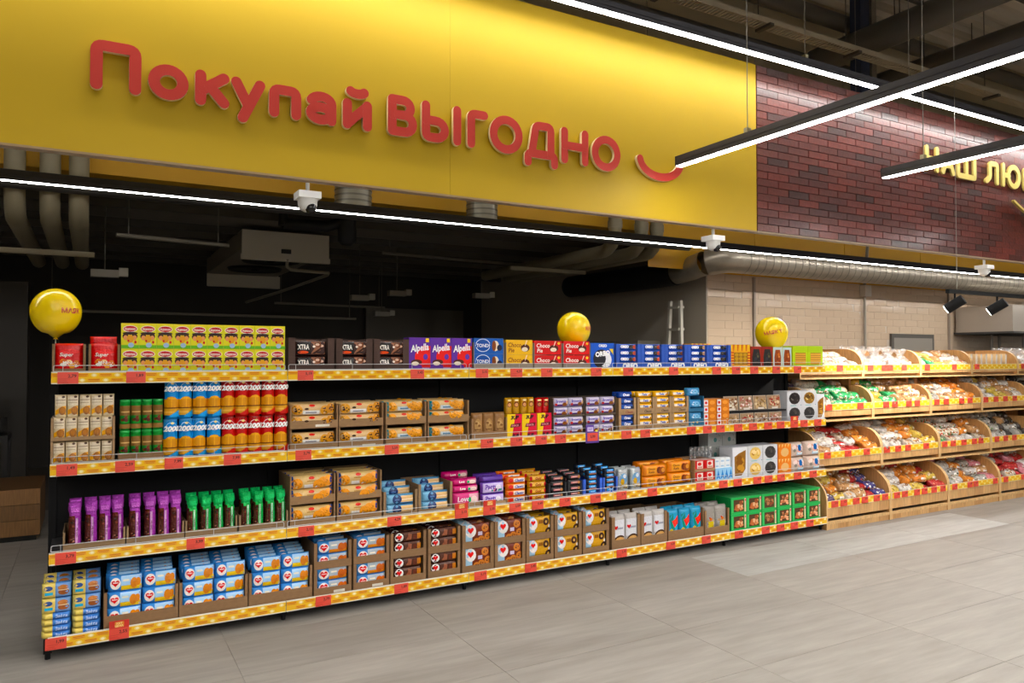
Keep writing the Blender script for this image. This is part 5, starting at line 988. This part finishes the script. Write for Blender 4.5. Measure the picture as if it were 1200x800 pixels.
# bread and cakes
def blob(w, h, d, col, bits=None, nb=10, seed=1, n=2.4, m=BAGFILM, stripe=None, twist=False):
    b = MB(); R_ = random.Random(seed)
    s = pillow(b, w, h, d, H(col), 'x', n=n, fin=0.06, ns=7, nr=12); a = Art(b, s); a.curved = True
    if bits: a.bits(-w * .40, h * .12, w * .40, h * .92, [H(c) for c in bits], nb, h * .2, seed)
    if stripe: a.rect(-w * .12, h * .1, w * .16, h * .9, H(stripe)); a.ell(w * .02, h * .5, w * .09, h * .22, H(col))
    # the upper face too
    if bits:
        for i in range(nb):
            x, y = R_.uniform(-.38, .38) * w, R_.uniform(.2, .8) * d; q = h * R_.uniform(.10, .22)
            zt = lambda X, Y: h / 2 + h / 2 * (1 - min(.99, abs(Y / (d / 2) - 1)) ** n) ** (1 / n) * (1 if abs(X) < .4 * w else .9)
            P_ = [(x + q * math.cos(2 * PI * j / 6), y + q * math.sin(2 * PI * j / 6)) for j in range(6)]
            b.mesh_in([(X, Y, zt(X, Y) + .0012 + .0002 * i) for X, Y in P_], [tuple(range(6))], H(bits[R_.randrange(len(bits))]))
    return b.mesh('bag', m)
def bagged_loaf(w, h, d, col, seed=1):
    b = MB(); R_ = random.Random(seed); v = []; nr, nz = 12, 7
    L = MB(); pillow(L, w * .86, h * .72, d * .86, H(col), 'x', n=2.2, fin=0.10, ns=6, nr=12); loaf = L.mesh('loaf', BREADM)
    pr = [(.96, 0), (1.0, .2), (1.0, .55), (.88, .74), (.45, .88), (.30, .95), (.62, 1.22), (.72, 1.34)]
    for r, z in pr:
        for k in range(nr):
            a = 2 * PI * k / nr; q = 1 + R_.uniform(-.07, .07) * (1.0 if z < .8 else 2.8)
            v.append((w / 2 * r * q * sgnpow(math.cos(a), .7), d / 2 + d / 2 * r * q * sgnpow(math.sin(a), .7), h * z + (R_.uniform(-.05, .05) * h if z > .9 else 0)))
    f = [(i * nr + k, i * nr + (k + 1) % nr, (i + 1) * nr + (k + 1) % nr, (i + 1) * nr + k) for i in range(len(pr) - 1) for k in range(nr)]
    b.mesh_in(v, f, (1, 1, 1), 0, True); s = MB(); s.face([(w * .05, -.004, h * .2), (w * .3, -.004, h * .22), (w * .32, -.004, h * .6), (w * .1, -.004, h * .62)], H('#e8e6e0'))
    return (('loaf', loaf), ('film', b.mesh('film', CLEAR)), ('sticker', s.mesh('sticker', PRINT)))
BREAD = {
    'rolls': (0.15, .075, .11, '#c9bcae', ['#d8a870', '#c89058', '#e4dcd4', '#e8c89c']), 'white': (0.19, .075, .13, '#cdc8c2', ['#e4e0da', '#b8ada0', '#a89c8c', '#d8c8b0']), 'brown': (0.19, .085, .13, '#b98a58', ['#c8986a', '#a87444', '#dcb888', '#e8dcd0']),
    'green': (0.19, .07, .13, '#2c9a5a', ['#e0dccc', '#1f7a44', '#4ab878', '#c8b890']), 'orange': (0.19, .08, .13, '#d8822c', ['#e8a040', '#c86a24', '#e8c890', '#d8b070']), 'yellow': (0.19, .075, .13, '#cdb04a', ['#e0cc60', '#c89a34', '#e4dccc', '#a8843c']),
    'red': (0.20, .06, .14, '#b82c2c', ['#c84038', '#a82420', '#e0c0b0', '#d86a50']), 'dark': (0.17, .075, .12, '#3c3430', ['#5a4c44', '#2a2624', '#8a8078', '#4a5a3c']), 'grey': (0.19, .08, .13, '#a8a49c', ['#c4c0b8', '#8a8a84', '#5a5c50', '#7a8a5c']),
    'pink': (0.20, .07, .14, '#d0808c', ['#dc9aa0', '#c86a78', '#e8ccc8', '#d89088']), 'mixed': (0.17, .07, .12, '#c4b8a4', ['#c8503c', '#3a9a64', '#e8e4dc', '#d8a860', '#d88040']), 'blue': (0.16, .06, .12, '#4a4a8a', ['#3a3a7a', '#c8c4d8', '#d84a3c', '#e8e4dc']), 'plum': (0.16, .05, .12, '#4a3a5c', ['#5c4c74', '#3a2c48', '#8a7c94'])}
COLW = {'rolls': 'pale bagged bread rolls', 'white': 'white and beige bread bag', 'brown': 'brown bread bag', 'green': 'green bread pack', 'orange': 'orange bread bag', 'yellow': 'yellow bread bag', 'red': 'red bread pack', 'dark': 'dark rye bread bag', 'grey': 'grey and olive bread bag', 'pink': 'pink bread pack', 'mixed': 'bread pack with mixed red green print', 'blue': 'small blue cake pack', 'plum': 'flat plum coloured pack'}
BV = {c: [blob(w, h, d, col, bits + ['#efe9e0', '#efe9e0', bits[0], '#8a5a34'], 20, 3 * i + 2) for i in range(3)] for c, (w, h, d, col, bits) in BREAD.items()}
LO = {c: bagged_loaf(0.22, 0.19, 0.17, c, 5) for c in ('#a8703c', '#c8a070')}
kind('loafbag', 'bagged_loaf', None, 'bread', LO['#a8703c']); kind('palebag', 'bagged_loaf', None, 'bread', LO['#c8a070'])
b_ = MB(); b_.box(-0.035, 0, 0, 0.035, 0.1, 0.20, H('#e6e0d6'), side=H('#d2b894')); b_.box(-0.0355, -0.001, 0.02, 0.0355, 0.0, 0.18, H('#ece8e0')); SLAB = b_.mesh('sliced_loaf', FILM)
TN = ['top', 'second', 'third', 'bottom']; KN = ['rack by the biscuit shelving', 'second rack', 'third rack', 'fourth rack', 'fifth rack']
def fill(t, k, front, rows=4, per=5, lift=None, dy=0.098):
    """front: colour words from left to right; rows climb towards the back"""
    yf, rb, bb, st, rise, fl = TIER[t]; x0, x1 = BAYX[k] + 0.03, BAYX[k + 1] - 0.03; n = len(front); R_ = random.Random(t * 10 + k)
    base = rb + 0.012; stp = (0.045, 0.060, 0.066, 0.066)[t] if lift is None else lift
    cnt = {}
    for r in range(rows):
        for i in range(n):
            c = front[i] if R_.random() < .66 else (front[R_.randrange(n)] if R_.random() < .5 else R_.choice(['white', 'brown', 'mixed', 'rolls'])); w, h, d = BREAD[c][:3]
            sl = (x1 - x0) / n; xc = x0 + sl * (i + .5) + R_.uniform(-.012, .012); sc = min(1.0, sl * 1.06 / w)
            key = (c, r); cnt[key] = cnt.get(key, 0) + 1
            lab = '%s, %s in %s row, %s tier, %s' % (COLW[c], ORD[min(11, cnt[key] - 1)], ('front', 'middle', 'rear', 'last')[r], TN[t], KN[k])
            if len(lab.split()) > 16: lab = lab.replace(' by the biscuit shelving', ' by biscuits').replace('bread pack with mixed red green print', 'mixed print bread pack')
            o = add('bread_pack', BV[c][R_.randrange(3)], None, (xc, yf + 0.025 + dy * r + R_.uniform(0, .02), base + stp * r + R_.uniform(0, .006)), (R_.uniform(.1, .5), R_.uniform(-.15, .15), R_.uniform(-.5, .5)))
            o.scale = (sc, 1, 1); tag(o, lab, 'bread', 'bread packs in the %s tier' % TN[t])
fill(0, 0, ['rolls'] * 7, rows=3); 
for k, (kk, xs) in {1: ('loafbag', (.15, .38, .62, .84)), 4: ('palebag', (.15, .4, .65))}.items():
    for r in range(2):
        for i, u in enumerate(xs): put('palebag' if (i + r) % 2 and k == 1 else kk, BAYX[k] + u, 5.09 + 0.18 * r, 1.47 + 0.03 * r, 'bagged loaf in crinkled clear film, %s in %s row, top tier, %s' % (ORD[i], ('front', 'rear')[r], KN[k]), 'bagged loaves in the top tier', rz=R.uniform(-.3, .3))
fill(0, 2, ['green', 'green', 'yellow', 'brown', 'white', 'rolls'], rows=3)
for i in range(8): put_ = tag(add('sliced_loaf', SLAB, None, (9.14 + 0.105 * i, 5.09, 1.475), (0.0, 0.16 if i > 3 else 0, 0.25)), 'white wrapped sliced loaf standing in top tier, %s from left, fourth rack' % ORD[i], 'bread', 'standing sliced loaves')
for i in range(8): tag(add('bread_pack', BV[('rolls', 'white', 'brown')[i % 3]][i % 3], None, (9.16 + 0.107 * i, 5.22 + .01 * (i % 2), 1.50), (.2, 0, .15 * (i % 3))), '%s behind the standing sliced loaves, %s from left, fourth rack' % (COLW[('rolls', 'white', 'brown')[i % 3]], ORD[i]), 'bread', 'bread packs in the top tier')
fill(1, 0, ['plum', 'white', 'green', 'green', 'green']); fill(1, 1, ['yellow', 'green', 'brown', 'brown', 'brown']); fill(1, 2, ['grey', 'brown', 'white', 'orange', 'orange']); fill(1, 3, ['rolls', 'white', 'yellow', 'brown', 'white']); fill(1, 4, ['dark', 'dark', 'white', 'dark'])
fill(2, 0, ['yellow', 'white', 'red', 'red', 'orange'], lift=.05); fill(2, 1, ['white', 'white', 'orange', 'orange', 'yellow']); fill(2, 2, ['green', 'mixed', 'white', 'mixed', 'orange']); fill(2, 3, ['mixed', 'grey', 'dark', 'grey', 'dark'])
fill(3, 0, ['plum', 'yellow', 'orange', 'brown', 'red', 'blue']); fill(3, 1, ['yellow', 'white', 'orange', 'orange', 'red']); fill(3, 2, ['grey', 'white', 'orange', 'grey', 'pink']); fill(3, 3, ['red', 'white', 'red', 'pink', 'white'])

SPOT_W = 100
# ================================================================== balloons, cameras, ducts, store room things
def balloon(x, y, z, r, label, txt, ang, tilt=0.0):
    t = thing('balloon', label, 'balloon', (x, y, z), (0, 0, 0), 'yellow balloons'); c = H('#f0c800')
    pr = [(0, -1.17), (.10, -1.16), (.30, -1.0)] + [(1.0 * math.cos(a) if a > 0 else math.cos(a) ** .9, math.sin(a) if a > 0 else 1.08 * math.sin(a)) for a in [-1.05 + 2.6 * i / 15 for i in range(16)]] + [(0, 1)]
    b = MB(); b.lathe([(p * r, q * r) for p, q in pr], c, n=28); b.build('balloon_skin', mat('balloon_rubber', H('#f6d206'), rough=0.16, coat=0.15), t)
    b = MB(); b.lathe([(0, -1.24 * r), (.10 * r, -1.24 * r), (.05 * r, -1.17 * r), (0, -1.15 * r)], H('#d8a800'), n=8); b.build('knot', GLOSS, t)
    b = MB(); b.tube([(0, 0, -1.23 * r), (0, 0, 1.545 - z)], 0.003, H('#d8d4c0'), n=6); b.build('stick', GLOSS, t)
    b = MB(); a = Art(b, wrap=lambda X, Z, e: ((r * 1.004) * math.cos(Z / r) * math.sin(X / r + ang), -(r * 1.004) * math.cos(Z / r) * math.cos(X / r + ang), r * 1.004 * math.sin(Z / r))); a.text(txt, 0, 0, r * .22, H('#c8402c'), None, 0, .03, tilt); b.build('printed_word', PLAIN, t)
balloon(-0.167, 4.95, 1.893, 0.128, 'yellow balloon at the left end above the red snack bags', 'МАЯК', 0.68)
balloon(3.366, 4.97, 1.862, 0.134, 'yellow balloon behind the red chocolate pie boxes', 'МАЯК', 0.62)
balloon(5.616, 4.97, 1.868, 0.150, 'yellow balloon in front of the white tiled wall', 'МАЯК Y', -0.74, 0.16)
def dome(x, z0, label, s=1.0, y=4.47):
    t = thing('security_camera', label, 'camera', (x, y, z0), (0, 0, 0), 'white dome cameras'); w = H('#e4e4e0')
    b = MB(); b.tube([(0, 0, 0.0), (0, 0, -0.06)], 0.012, w, n=8); b.build('mount_rod', WHITEP, t)
    b = MB(); b.box(-.066 * s, -.066 * s, -.098, .066 * s, .066 * s, -.058, w); b.build('junction_box', WHITEP, t)
    b = MB(); b.lathe([(0, -.06), (.062 * s, -.06), (.066 * s, -.068), (.066 * s, -.085 * s - .01), (.058 * s, -.1 * s), (.056 * s, -.135 * s), (.046 * s, -.16 * s), (.02, -.172 * s), (0, -.172 * s)], w, n=20); b.build('housing', WHITEP, t)
    b = MB(); b.lathe([(0, -.034), (.02, -.03), (.031, -.014), (.034, 0), (.031, .014), (.02, .03), (0, .034)], H('#121214'), n=14); b.build('lens_dome', GLOSS, t, (0.012, -0.028, -0.152 * s))
dome(1.121, 2.67, 'white dome camera hanging under the yellow sign, left one'); dome(4.385, 2.67, 'white dome camera hanging near the right end of the yellow sign'); dome(8.285, 2.67, 'white dome camera hanging under the brick sign', 1.0)
sr = thing('spot_track', 'black ceiling track carrying black spotlights above the bread racks', 'track', (6.98, 4.10, 2.235))
b = MB(); b.box(0, -.018, -.0, 2.6, .018, .036, H('#1a1a1c')); b.build('track_rail', BLACK, sr); b = MB(); b.tube([(0.155, 0, .036), (0.155, 0, 4.2)], .0025, H('#9a968e'), n=5); b.tube([(2.0, 0, .036), (2.0, 0, 4.2)], .0025, H('#9a968e'), n=5); b.build('suspension_wire', PLAIN, sr)
for i, (x, az) in enumerate(((7.10, 0.5), (7.82, -0.35), (8.6, -0.3))):
    s_ = thing('spotlight', 'black cylinder spotlight on the track, %s' % ('left end', 'next to the left end one', 'near picture edge')[i], 'spotlight', (x, 4.10, 2.235), (0, 0, 0), 'black track spotlights')
    b = MB(); b.tube([(0, 0, 0), (0, 0, -.07)], .010, H('#161618'), n=6); b.build('stem', BLACK, s_)
    b = MB(); c0 = Vector((0, 0, -.10)); d = Vector((-.25, .72, -.48)).normalized()
    b.tube([c0 - d * .085, c0 + d * .085], .048, H('#161618'), n=16, cap=True); b.build('lamp_head', BLACK, s_)
    b = MB(); b.tube([c0 + d * .0851, c0 + d * .088], .040, (1, 1, 1), n=16); b.build('lens', led('spot_lens', 40), s_)
    ld = bpy.data.lights.new('spot_beam', 'SPOT'); ld.energy = SPOT_W; ld.spot_size = 1.5; ld.spot_blend = 0.8; ld.shadow_soft_size = 0.04; ld.color = (1, .93, .82)
    lo_ = bpy.data.objects.new('spot_beam', ld); C.objects.link(lo_); lo_.parent = s_; lo_.location = c0 + d * .10; lo_.rotation_euler = d.to_track_quat('-Z', 'Y').to_euler()
def spiral(path, r, name, label, col='#9a9182', ribs=0.12, m=STEEL, cat='duct'):
    t = thing(name, label, cat, path[0]); P0 = Vector(path[0]); pts = [Vector(p) - P0 for p in path]; b = MB(); b.tube(pts, r, H(col), n=20, cap=False); b.build('duct_skin', m, t)
    rb = MB()
    for i in range(len(pts) - 1):
        L = (pts[i + 1] - pts[i]).length; d = (pts[i + 1] - pts[i]).normalized(); n = int(L / ribs)
        for k in range(1, n): c = pts[i] + d * (k * ribs); rb.tube([c - d * .008, c + d * .008], r * 1.03, tuple(v * .55 for v in H(col)), n=20, cap=False)
    if rb.v: o = rb.build('seam', m, t); o['kind'] = 'stuff'
    return t
spiral([(14.5, 6.62, 2.825), (6.75, 6.62, 2.825), (6.62, 6.66, 2.81), (6.55, 6.77, 2.79)], 0.165, 'spiral_duct', 'silver spiral duct running over the white tiled wall', ribs=.13)
spiral([(6.53, 6.80, 2.785), (6.50, 7.0, 2.74), (6.48, 7.25, 2.71)], 0.15, 'duct_elbow', 'silver duct elbow joining the spiral duct at the wall corner', ribs=1)
spiral([(6.48, 7.25, 2.71), (6.46, 7.7, 2.70), (6.44, 8.2, 2.70), (6.44, 9.6, 2.72)], 0.16, 'flexible_duct', 'black flexible hose duct running into the dark store room', '#1c1b1a', .06, PLAIN)
def drop_pipe(x, label, zt=4.4, zb=2.72, r=.072, col='#8a8168', y=6.80, L=3.2):
    t = thing('drain_pipe', label, 'pipe', (x, y, zb), (0, 0, 0), 'grey drain pipes'); b = MB(); R_ = .22
    b.tube([(0, 0, zt - zb), (0, 0, R_)] + [(0, R_ * (1 - math.cos(a)), R_ - R_ * math.sin(a)) for a in (.4, .8, 1.2, 1.57)] + [(0, L, 0)], r, H(col), n=14); b.build('pipe_body', PLAIN, t)
    b = MB(); b.tube([(0, 0, R_ + .02), (0, 0, R_ + .10)], r * 1.1, H(col), n=14); b.build('socket', PLAIN, t)
for x, l in ((-.51, 'left of three'), (-.28, 'middle of three'), (-.085, 'right of three')): drop_pipe(x, 'grey drain pipe curving back under the bulkhead at far left, %s' % l)
for x, l in ((5.17, 'left of three'), (5.55, 'middle of three'), (5.78, 'right of three')): drop_pipe(x, 'grey drain pipe curving back near the duct corner, %s' % l, zb=2.86, r=.075)
for x, z, l in ((2.02, 2.93, 'left one above the first camera'), (3.30, 2.90, 'right one below the sign letters')):
    spiral([(x, 6.45, 6.6), (x, 6.45, z)], 0.16 if x < 3 else .15, 'vertical_duct', 'crumpled silver vertical duct, %s' % l, '#8d8878', .05)
for k, (x, y0, y1, z) in enumerate(((-.72, 7.6, 7.64, 2.52), (5.0, 8.2, 8.24, 2.74))):
    b = MB(); b.box(x - (.3 if k == 0 else .4), y0, z, x + .75, y1, z + .045, H('#a39a80')); o = b.build('support_channel', PLAIN); tag(o, 'pale steel channel under the %s drain pipes' % ('far left' if k == 0 else 'right hand'), 'channel')
b = MB(); b.tube([(-6, 6.72, 2.95), (6.2, 6.72, 2.95)], .05, H('#3a3834'), n=10); o = b.build('cable_conduit', PLAIN); tag(o, 'dark conduit running along the bottom of the yellow bulkhead', 'conduit')
# evaporator hanging in the store room
ev = thing('air_cooler', 'grey ceiling air cooler with two fans in the dark store room', 'cooler', (1.48, 8.8, 2.74)); g = H('#d8d0bd')
b = MB(); b.box(0, 0, 0.06, 0.985, .04, .335, g); b.box(-.01, -.012, 0.0, .995, .045, .06, g); b.build('front_panel', PLAIN, ev)
b = MB(); b.box(.43, -.013, .09, .54, .001, .14, H('#1c1c1c')); b.build('name_plate', PLAIN, ev)
b = MB(); b.box(0.0, .045, .12, .985, 2.9, .335, H('#9a9282')); b.build('casing', PLAIN, ev)
b = MB(); b.box(0.02, 2.9, -.06, 1.02, 2.95, .2, g); b.box(0.0, 2.88, -.06, 1.04, 2.9, .12, g); b.build('rear_panel', PLAIN, ev)
for y in (.85, 1.9): b = MB(); b.lathe([(0, .085), (.05, .085), (.06, .10), (.30, .10), (.34, .085), (.36, .12)], H('#15140f'), n=24, cx=.49, cy=y); b.build('fan_ring', PLAIN, ev)
b = MB(); b.tube([(.5, .0, .03), (.5, .02, -.06), (.55, .03, -.09), (1.0, .05, -.10), (1.02, .2, -.11), (.75, 1.6, -.22), (.5, 2.6, -.3)], .02, H('#9a937f'), n=8); b.build('drain_hose', PLAIN, ev)
for i, (x, y, z, l) in enumerate(((.12, 8.2, 2.44, 'left one near the drain pipes'), (3.10, 9.6, 2.42, 'below the air cooler'), (3.62, 9.6, 2.50, 'right of the air cooler'), (3.9, 11.0, 2.30, 'deep in the middle'), (4.9, 9.6, 2.52, 'under the steel channel'))):
    t = thing('emergency_light', 'small box lamp hung in the store room, %s' % l, 'lamp', (x, y, z), (0, 0, 0), 'box lamps in the store room')
    b = MB(); b.box(-.12, -.05, -.035, .12, .05, .035, H('#8f897c')); b.box(.12, -.04, -.02, .2, .04, .06, H('#a8a294')); b.build('housing', PLAIN, t); b = MB(); b.tube([(0, 0, .035), (0, 0, 3.12 - z)], .006, H('#6a655a'), n=5); b.build('rod', PLAIN, t)
run_rods = True
for i, (x0, y, z, x1, l) in enumerate(((-.5, 10.5, 2.2, 3.4, 'lowest long one'), (0.2, 7.7, 2.75, 1.2, 'left of the air cooler'), (3.2, 9.0, 2.95, 5.4, 'right of the air cooler'), (2.4, 11.5, 2.45, 4.2, 'deep behind the lamps'))):
    b = MB(); b.tube([(x0, y, z), (x1, y + .2, z)], .02, H('#807a6c'), n=6); [b.tube([(x, yy, z), (x, yy, 3.12)], .006, H('#6a655a'), n=5) for x, yy in ((x0 + .1, y + .01), (x1 - .1, y + .19))]; o = b.build('cable_conduit', PLAIN); tag(o, 'thin conduit hanging in the dark store room, %s' % l, 'conduit', 'store room conduits')
b = MB(); b.box(4.35, 13.10, 1.0, 6.3, 13.19, 2.54, H('#6b655a')); o = b.build('store_room_door', PLAIN); tag(o, 'dull grey door panel at the back of the store room', 'door')
b = MB(); b.tube([(1.70, 7.75, 2.99), (2.15, 7.75, 3.0), (2.30, 7.75, 3.06)], .06, H('#121212'), n=10); b.tube([(2.36, 7.75, 3.14), (2.36, 7.75, 2.86), (2.36, 7.75, 2.82)], [.10, .10, .05], H('#121212'), n=12); b.tube([(1.70, 7.75, 3.14), (1.70, 7.75, 2.97)], .05, H('#121212'), n=8); o = b.build('hose_bracket', PLAIN); tag(o, 'black hose and canister hung above the ceiling air cooler', 'hose')
# step ladder and cabinet by the side wall
lad = thing('step_ladder', 'aluminium step ladder leaning by the dark side wall', 'ladder', (6.48, 7.14, 0))
for dx, dy in ((0, 0), (0, .42)):
    b = MB(); b.mesh_in([(-.02, dy - .025, 0), (.02, dy - .025, 0), (.02, dy + .025, 0), (-.02, dy + .025, 0), (.05, .21 + (dy - .21) * .45 - .02, 2.36), (.09, .21 + (dy - .21) * .45 - .02, 2.36), (.09, .21 + (dy - .21) * .45 + .02, 2.36), (.05, .21 + (dy - .21) * .45 + .02, 2.36)],
        [(0, 1, 5, 4), (1, 2, 6, 5), (2, 3, 7, 6), (3, 0, 4, 7), (4, 5, 6, 7)], H('#d0cabc')); b.build('rail', PLAIN, lad)
for k in range(8):
    z = .3 + .28 * k; q = .21 * (1 - .55 * z / 2.36); b = MB(); b.box(-.04 + .03 * z, .21 - q, z, .06 + .03 * z, .21 + q, z + .03, H('#c0b9aa')); b.build('step', PLAIN, lad)
cb = thing('electric_cabinet', 'low grey metal cabinet standing against the store room side wall', 'cabinet', (6.34, 7.85, 0)); b = MB(); b.box(0, 0, 0, .38, 1.2, 1.86, H('#8a8478')); b.build('body', PLAIN, cb); b = MB(); b.box(-.012, .04, .08, 0, .58, 1.82, H('#948e82')); b.build('door', PLAIN, cb); b = MB(); b.box(-.012, .62, .08, 0, 1.16, 1.82, H('#948e82')); b.build('door', PLAIN, cb); b = MB(); b.box(-.03, .52, .9, -.012, .55, 1.05, H('#303030')); b.build('handle', PLAIN, cb)
# wood crate and dark cupboard at the far left
cr = thing('wooden_crate', 'low plywood crate standing on the floor at the left edge', 'crate', (-1.55, 7.95, 0)); c = ['#8a6236', '#7c5830', '#93693c']
b = MB(); b.box(.0, .02, 0.05, 1.18, .9, .46, H('#6a4a28')); b.box(.03, .04, 0, 1.15, .86, .05, H('#15140f')); b.build('body', WOOD, cr)
for k in range(3): b = MB(); b.box(0, 0, .052 + .138 * k, 1.18, .02, .186 + .138 * k, H(c[k])); b.build('plank', WOOD, cr)
b = MB(); b.box(-2.6, 10.2, 0, -.62, 10.6, 2.5, H('#3a352e')); o = b.build('tall_cupboard', PLAIN); tag(o, 'dark tall cupboard in the store room at the left edge', 'cupboard')
for i, (z, w) in enumerate(((1.02, .42), (.86, .5), (1.16, .3))):
    b = MB(); pillow(b, w, .17, .35, H('#4c4a48'), 'x', n=2.2); o = b.build('plastic_sack', FOIL, None, (-1.0 + .03 * i, 9.0, z - .35 * (i == 9))); tag(o, 'crumpled grey plastic sack on the dark trolley, %s' % ('middle', 'lowest', 'topmost')[i], 'sack', 'grey plastic sacks')
b = MB(); b.box(-1.35, 8.98, .80, -.7, 9.40, .855, H('#232120')); [b.box(x, y, 0, x + .04, y + .04, .8, H('#232120')) for x in (-1.35, -.74) for y in (8.99, 9.35)]; o = b.build('trolley', PLAIN); tag(o, 'dark trolley standing in the store room at the left', 'trolley')
# things on the tiled wall
cd = thing('wall_conduit', 'grey vertical conduit with a junction box on the tiled wall', 'conduit', (9.80, 6.96, 0)); b = MB(); b.tube([(0, 0, 1.5), (0, 0, 2.55)], .018, H('#9a9284'), n=8); b.build('pipe', PLAIN, cd); b = MB(); b.box(-.07, -.06, 2.52, .07, .03, 2.68, H('#cfcac0')); b.build('junction_box', PLAIN, cd)
b = MB(); b.tube([(0.0, -.0, 2.68), (0.0, -.06, 3.3), (0.02, -.3, 3.9)], .022, H('#8d8878'), n=8); b.build('hose', PLAIN, cd)
o = MB(); o.box(0, 0, 1.5, .03, .03, 2.68, H('#98897a')); t1 = o.build('tile_trim', PLAIN, None, (7.55, 6.965, 0)); tag(t1, 'brown vertical trim strip on the tiled wall left of balloon', 'trim strip', 'trim strips'); t2 = add('tile_trim', t1.data, None, (11.9, 6.965, 0)); tag(t2, 'brown vertical trim strip on the tiled wall beside the hood', 'trim strip', 'trim strips')
dr = thing('service_hatch', 'grey framed hatch in the tiled wall above the bread racks', 'hatch', (10.42, 6.96, 0)); b = MB(); b.box(0, 0, .9, 1.06, .035, 1.99, H('#55504a')); b.build('frame', PLAIN, dr); b = MB(); b.box(.05, -.004, .95, 1.01, 0, 1.93, H('#8f887e')); b.build('panel', PLAIN, dr)
hd = thing('extractor_hood', 'stainless steel extractor hood behind the bread racks at right', 'hood', (12.05, 6.1, 0)); b = MB(); b.box(0, 0, 2.03, 2.4, .85, 2.43, (1, 1, 1)); b.build('canopy', STAINLESS, hd); b = MB(); b.box(-.02, -.02, 2.0, 2.42, .87, 2.03, H('#3a3836')); b.build('rim', PLAIN, hd)
for x in (.55, .78, 1.5): b = MB(); b.tube([(x, .6, 1.0), (x, .6, 2.0)], .022, H('#8a8278'), n=8); b.build('post', STEEL, hd)
b = MB(); b.box(-.1, .3, 1.63, 2.4, .9, 1.69, H('#2a2826')); b.box(-.1, .34, .85, -.04, .86, 1.63, H('#4a4640')); b.box(2.2, .34, .85, 2.3, .86, 1.63, H('#4a4640')); b.box(-.1, .3, 0, 2.4, .9, .85, H('#8a8278')); o = b.build('counter', PLAIN, hd, (0, -.1, 0))

# ================================================================== services under the ceiling
ct = thing('cable_tray', 'perforated steel cable tray hanging above the signs', 'cable tray', (4.2, 5.52, 5.17)); b = MB(); b.box(0, 0, 0, 10, .010, .06, H('#b3a88f')); b.box(0, .14, 0, 10, .150, .06, H('#b3a88f')); b.build('side_rail', PLAIN, ct)
b = MB(); [b.box(.05 * i, .012, 0, .05 * i + .022, .14, .004, H('#b3a88f')) for i in range(199)]; o = b.build('rung', PLAIN, ct); o['kind'] = 'stuff'
for i in range(7): b = MB(); b.tube([(.6 + 1.45 * i, .16, -.02), (.6 + 1.45 * i, .16, 1.42)], .006, H('#4a4640'), n=5); b.box(.57 + 1.45 * i, -.03, -.03, .63 + 1.45 * i, .18, 0, H('#4a453c')); b.build('hanger', PLAIN, ct)
def run(x0, y0, z0, x1, y1, z1, r, name, label, col='#57524a', n=14, hang=0, group=None, cat='pipe'):
    t = thing(name, label, cat, (x0, y0, z0), (0, 0, 0), group); d = Vector((x1 - x0, y1 - y0, z1 - z0)); b = MB(); b.tube([(0, 0, 0), d], r, H(col), n=n); b.build('pipe_body', PLAIN, t)
    for i in range(hang): p = d * ((i + .5) / hang); b = MB(); b.tube([p + Vector((0, 0, r)), p + Vector((0, 0, 6.6 - z0))], .007, H('#3a3834'), n=5); b.build('hanger_rod', PLAIN, t)
run(8.3, -3, 5.52, 8.3, 6.6, 5.52, .17, 'ventilation_duct', 'large dark round duct under the ceiling running towards the brick sign', '#55524d', 18, 4, cat='duct')
run(9.6, -3, 5.5, 9.6, 6.9, 5.5, .11, 'sprinkler_pipe', 'dark steel pipe beside the large ceiling duct', '#4e4a44', 12, 5)
run(3.0, 6.2, 5.9, 14, 6.2, 5.9, .10, 'sprinkler_pipe', 'dark steel pipe above the cable tray, upper one', '#555046', 12, 6); run(3.0, 6.6, 5.55, 14, 6.6, 5.55, .06, 'sprinkler_pipe', 'thin dark pipe above the cable tray, lower one', '#4a463e', 10, 0)
for i, (x, c, w) in enumerate(((8.28, '#26324e', .17), (8.50, '#7c7465', .09))): b = MB(); b.box(x, 5.90, 4.72, x + w, 6.05, 6.62, H(c)); o = b.build('roof_post', PLAIN); tag(o, ('dark blue steel roof post behind the cable tray', 'thin grey roof post beside the dark blue one')[i], 'post')
for i, (x, y) in enumerate(((5.2, 5.0), (6.9, 4.7), (7.6, 5.0), (8.9, 4.4), (10.2, 4.8))): b = MB(); b.tube([(x, y, 5.6), (x, y, 6.6)], .008, H('#2e2c28'), n=5); b.box(x - .5, y - .02, 5.58, x + .5, y + .02, 5.62, H('#3a3732')); o = b.build('ceiling_bracket', PLAIN); tag(o, 'dark trapeze bracket hung under the ceiling, %s from the left' % ORD[i], 'bracket', 'ceiling brackets')
bpy.context.view_layer.update()
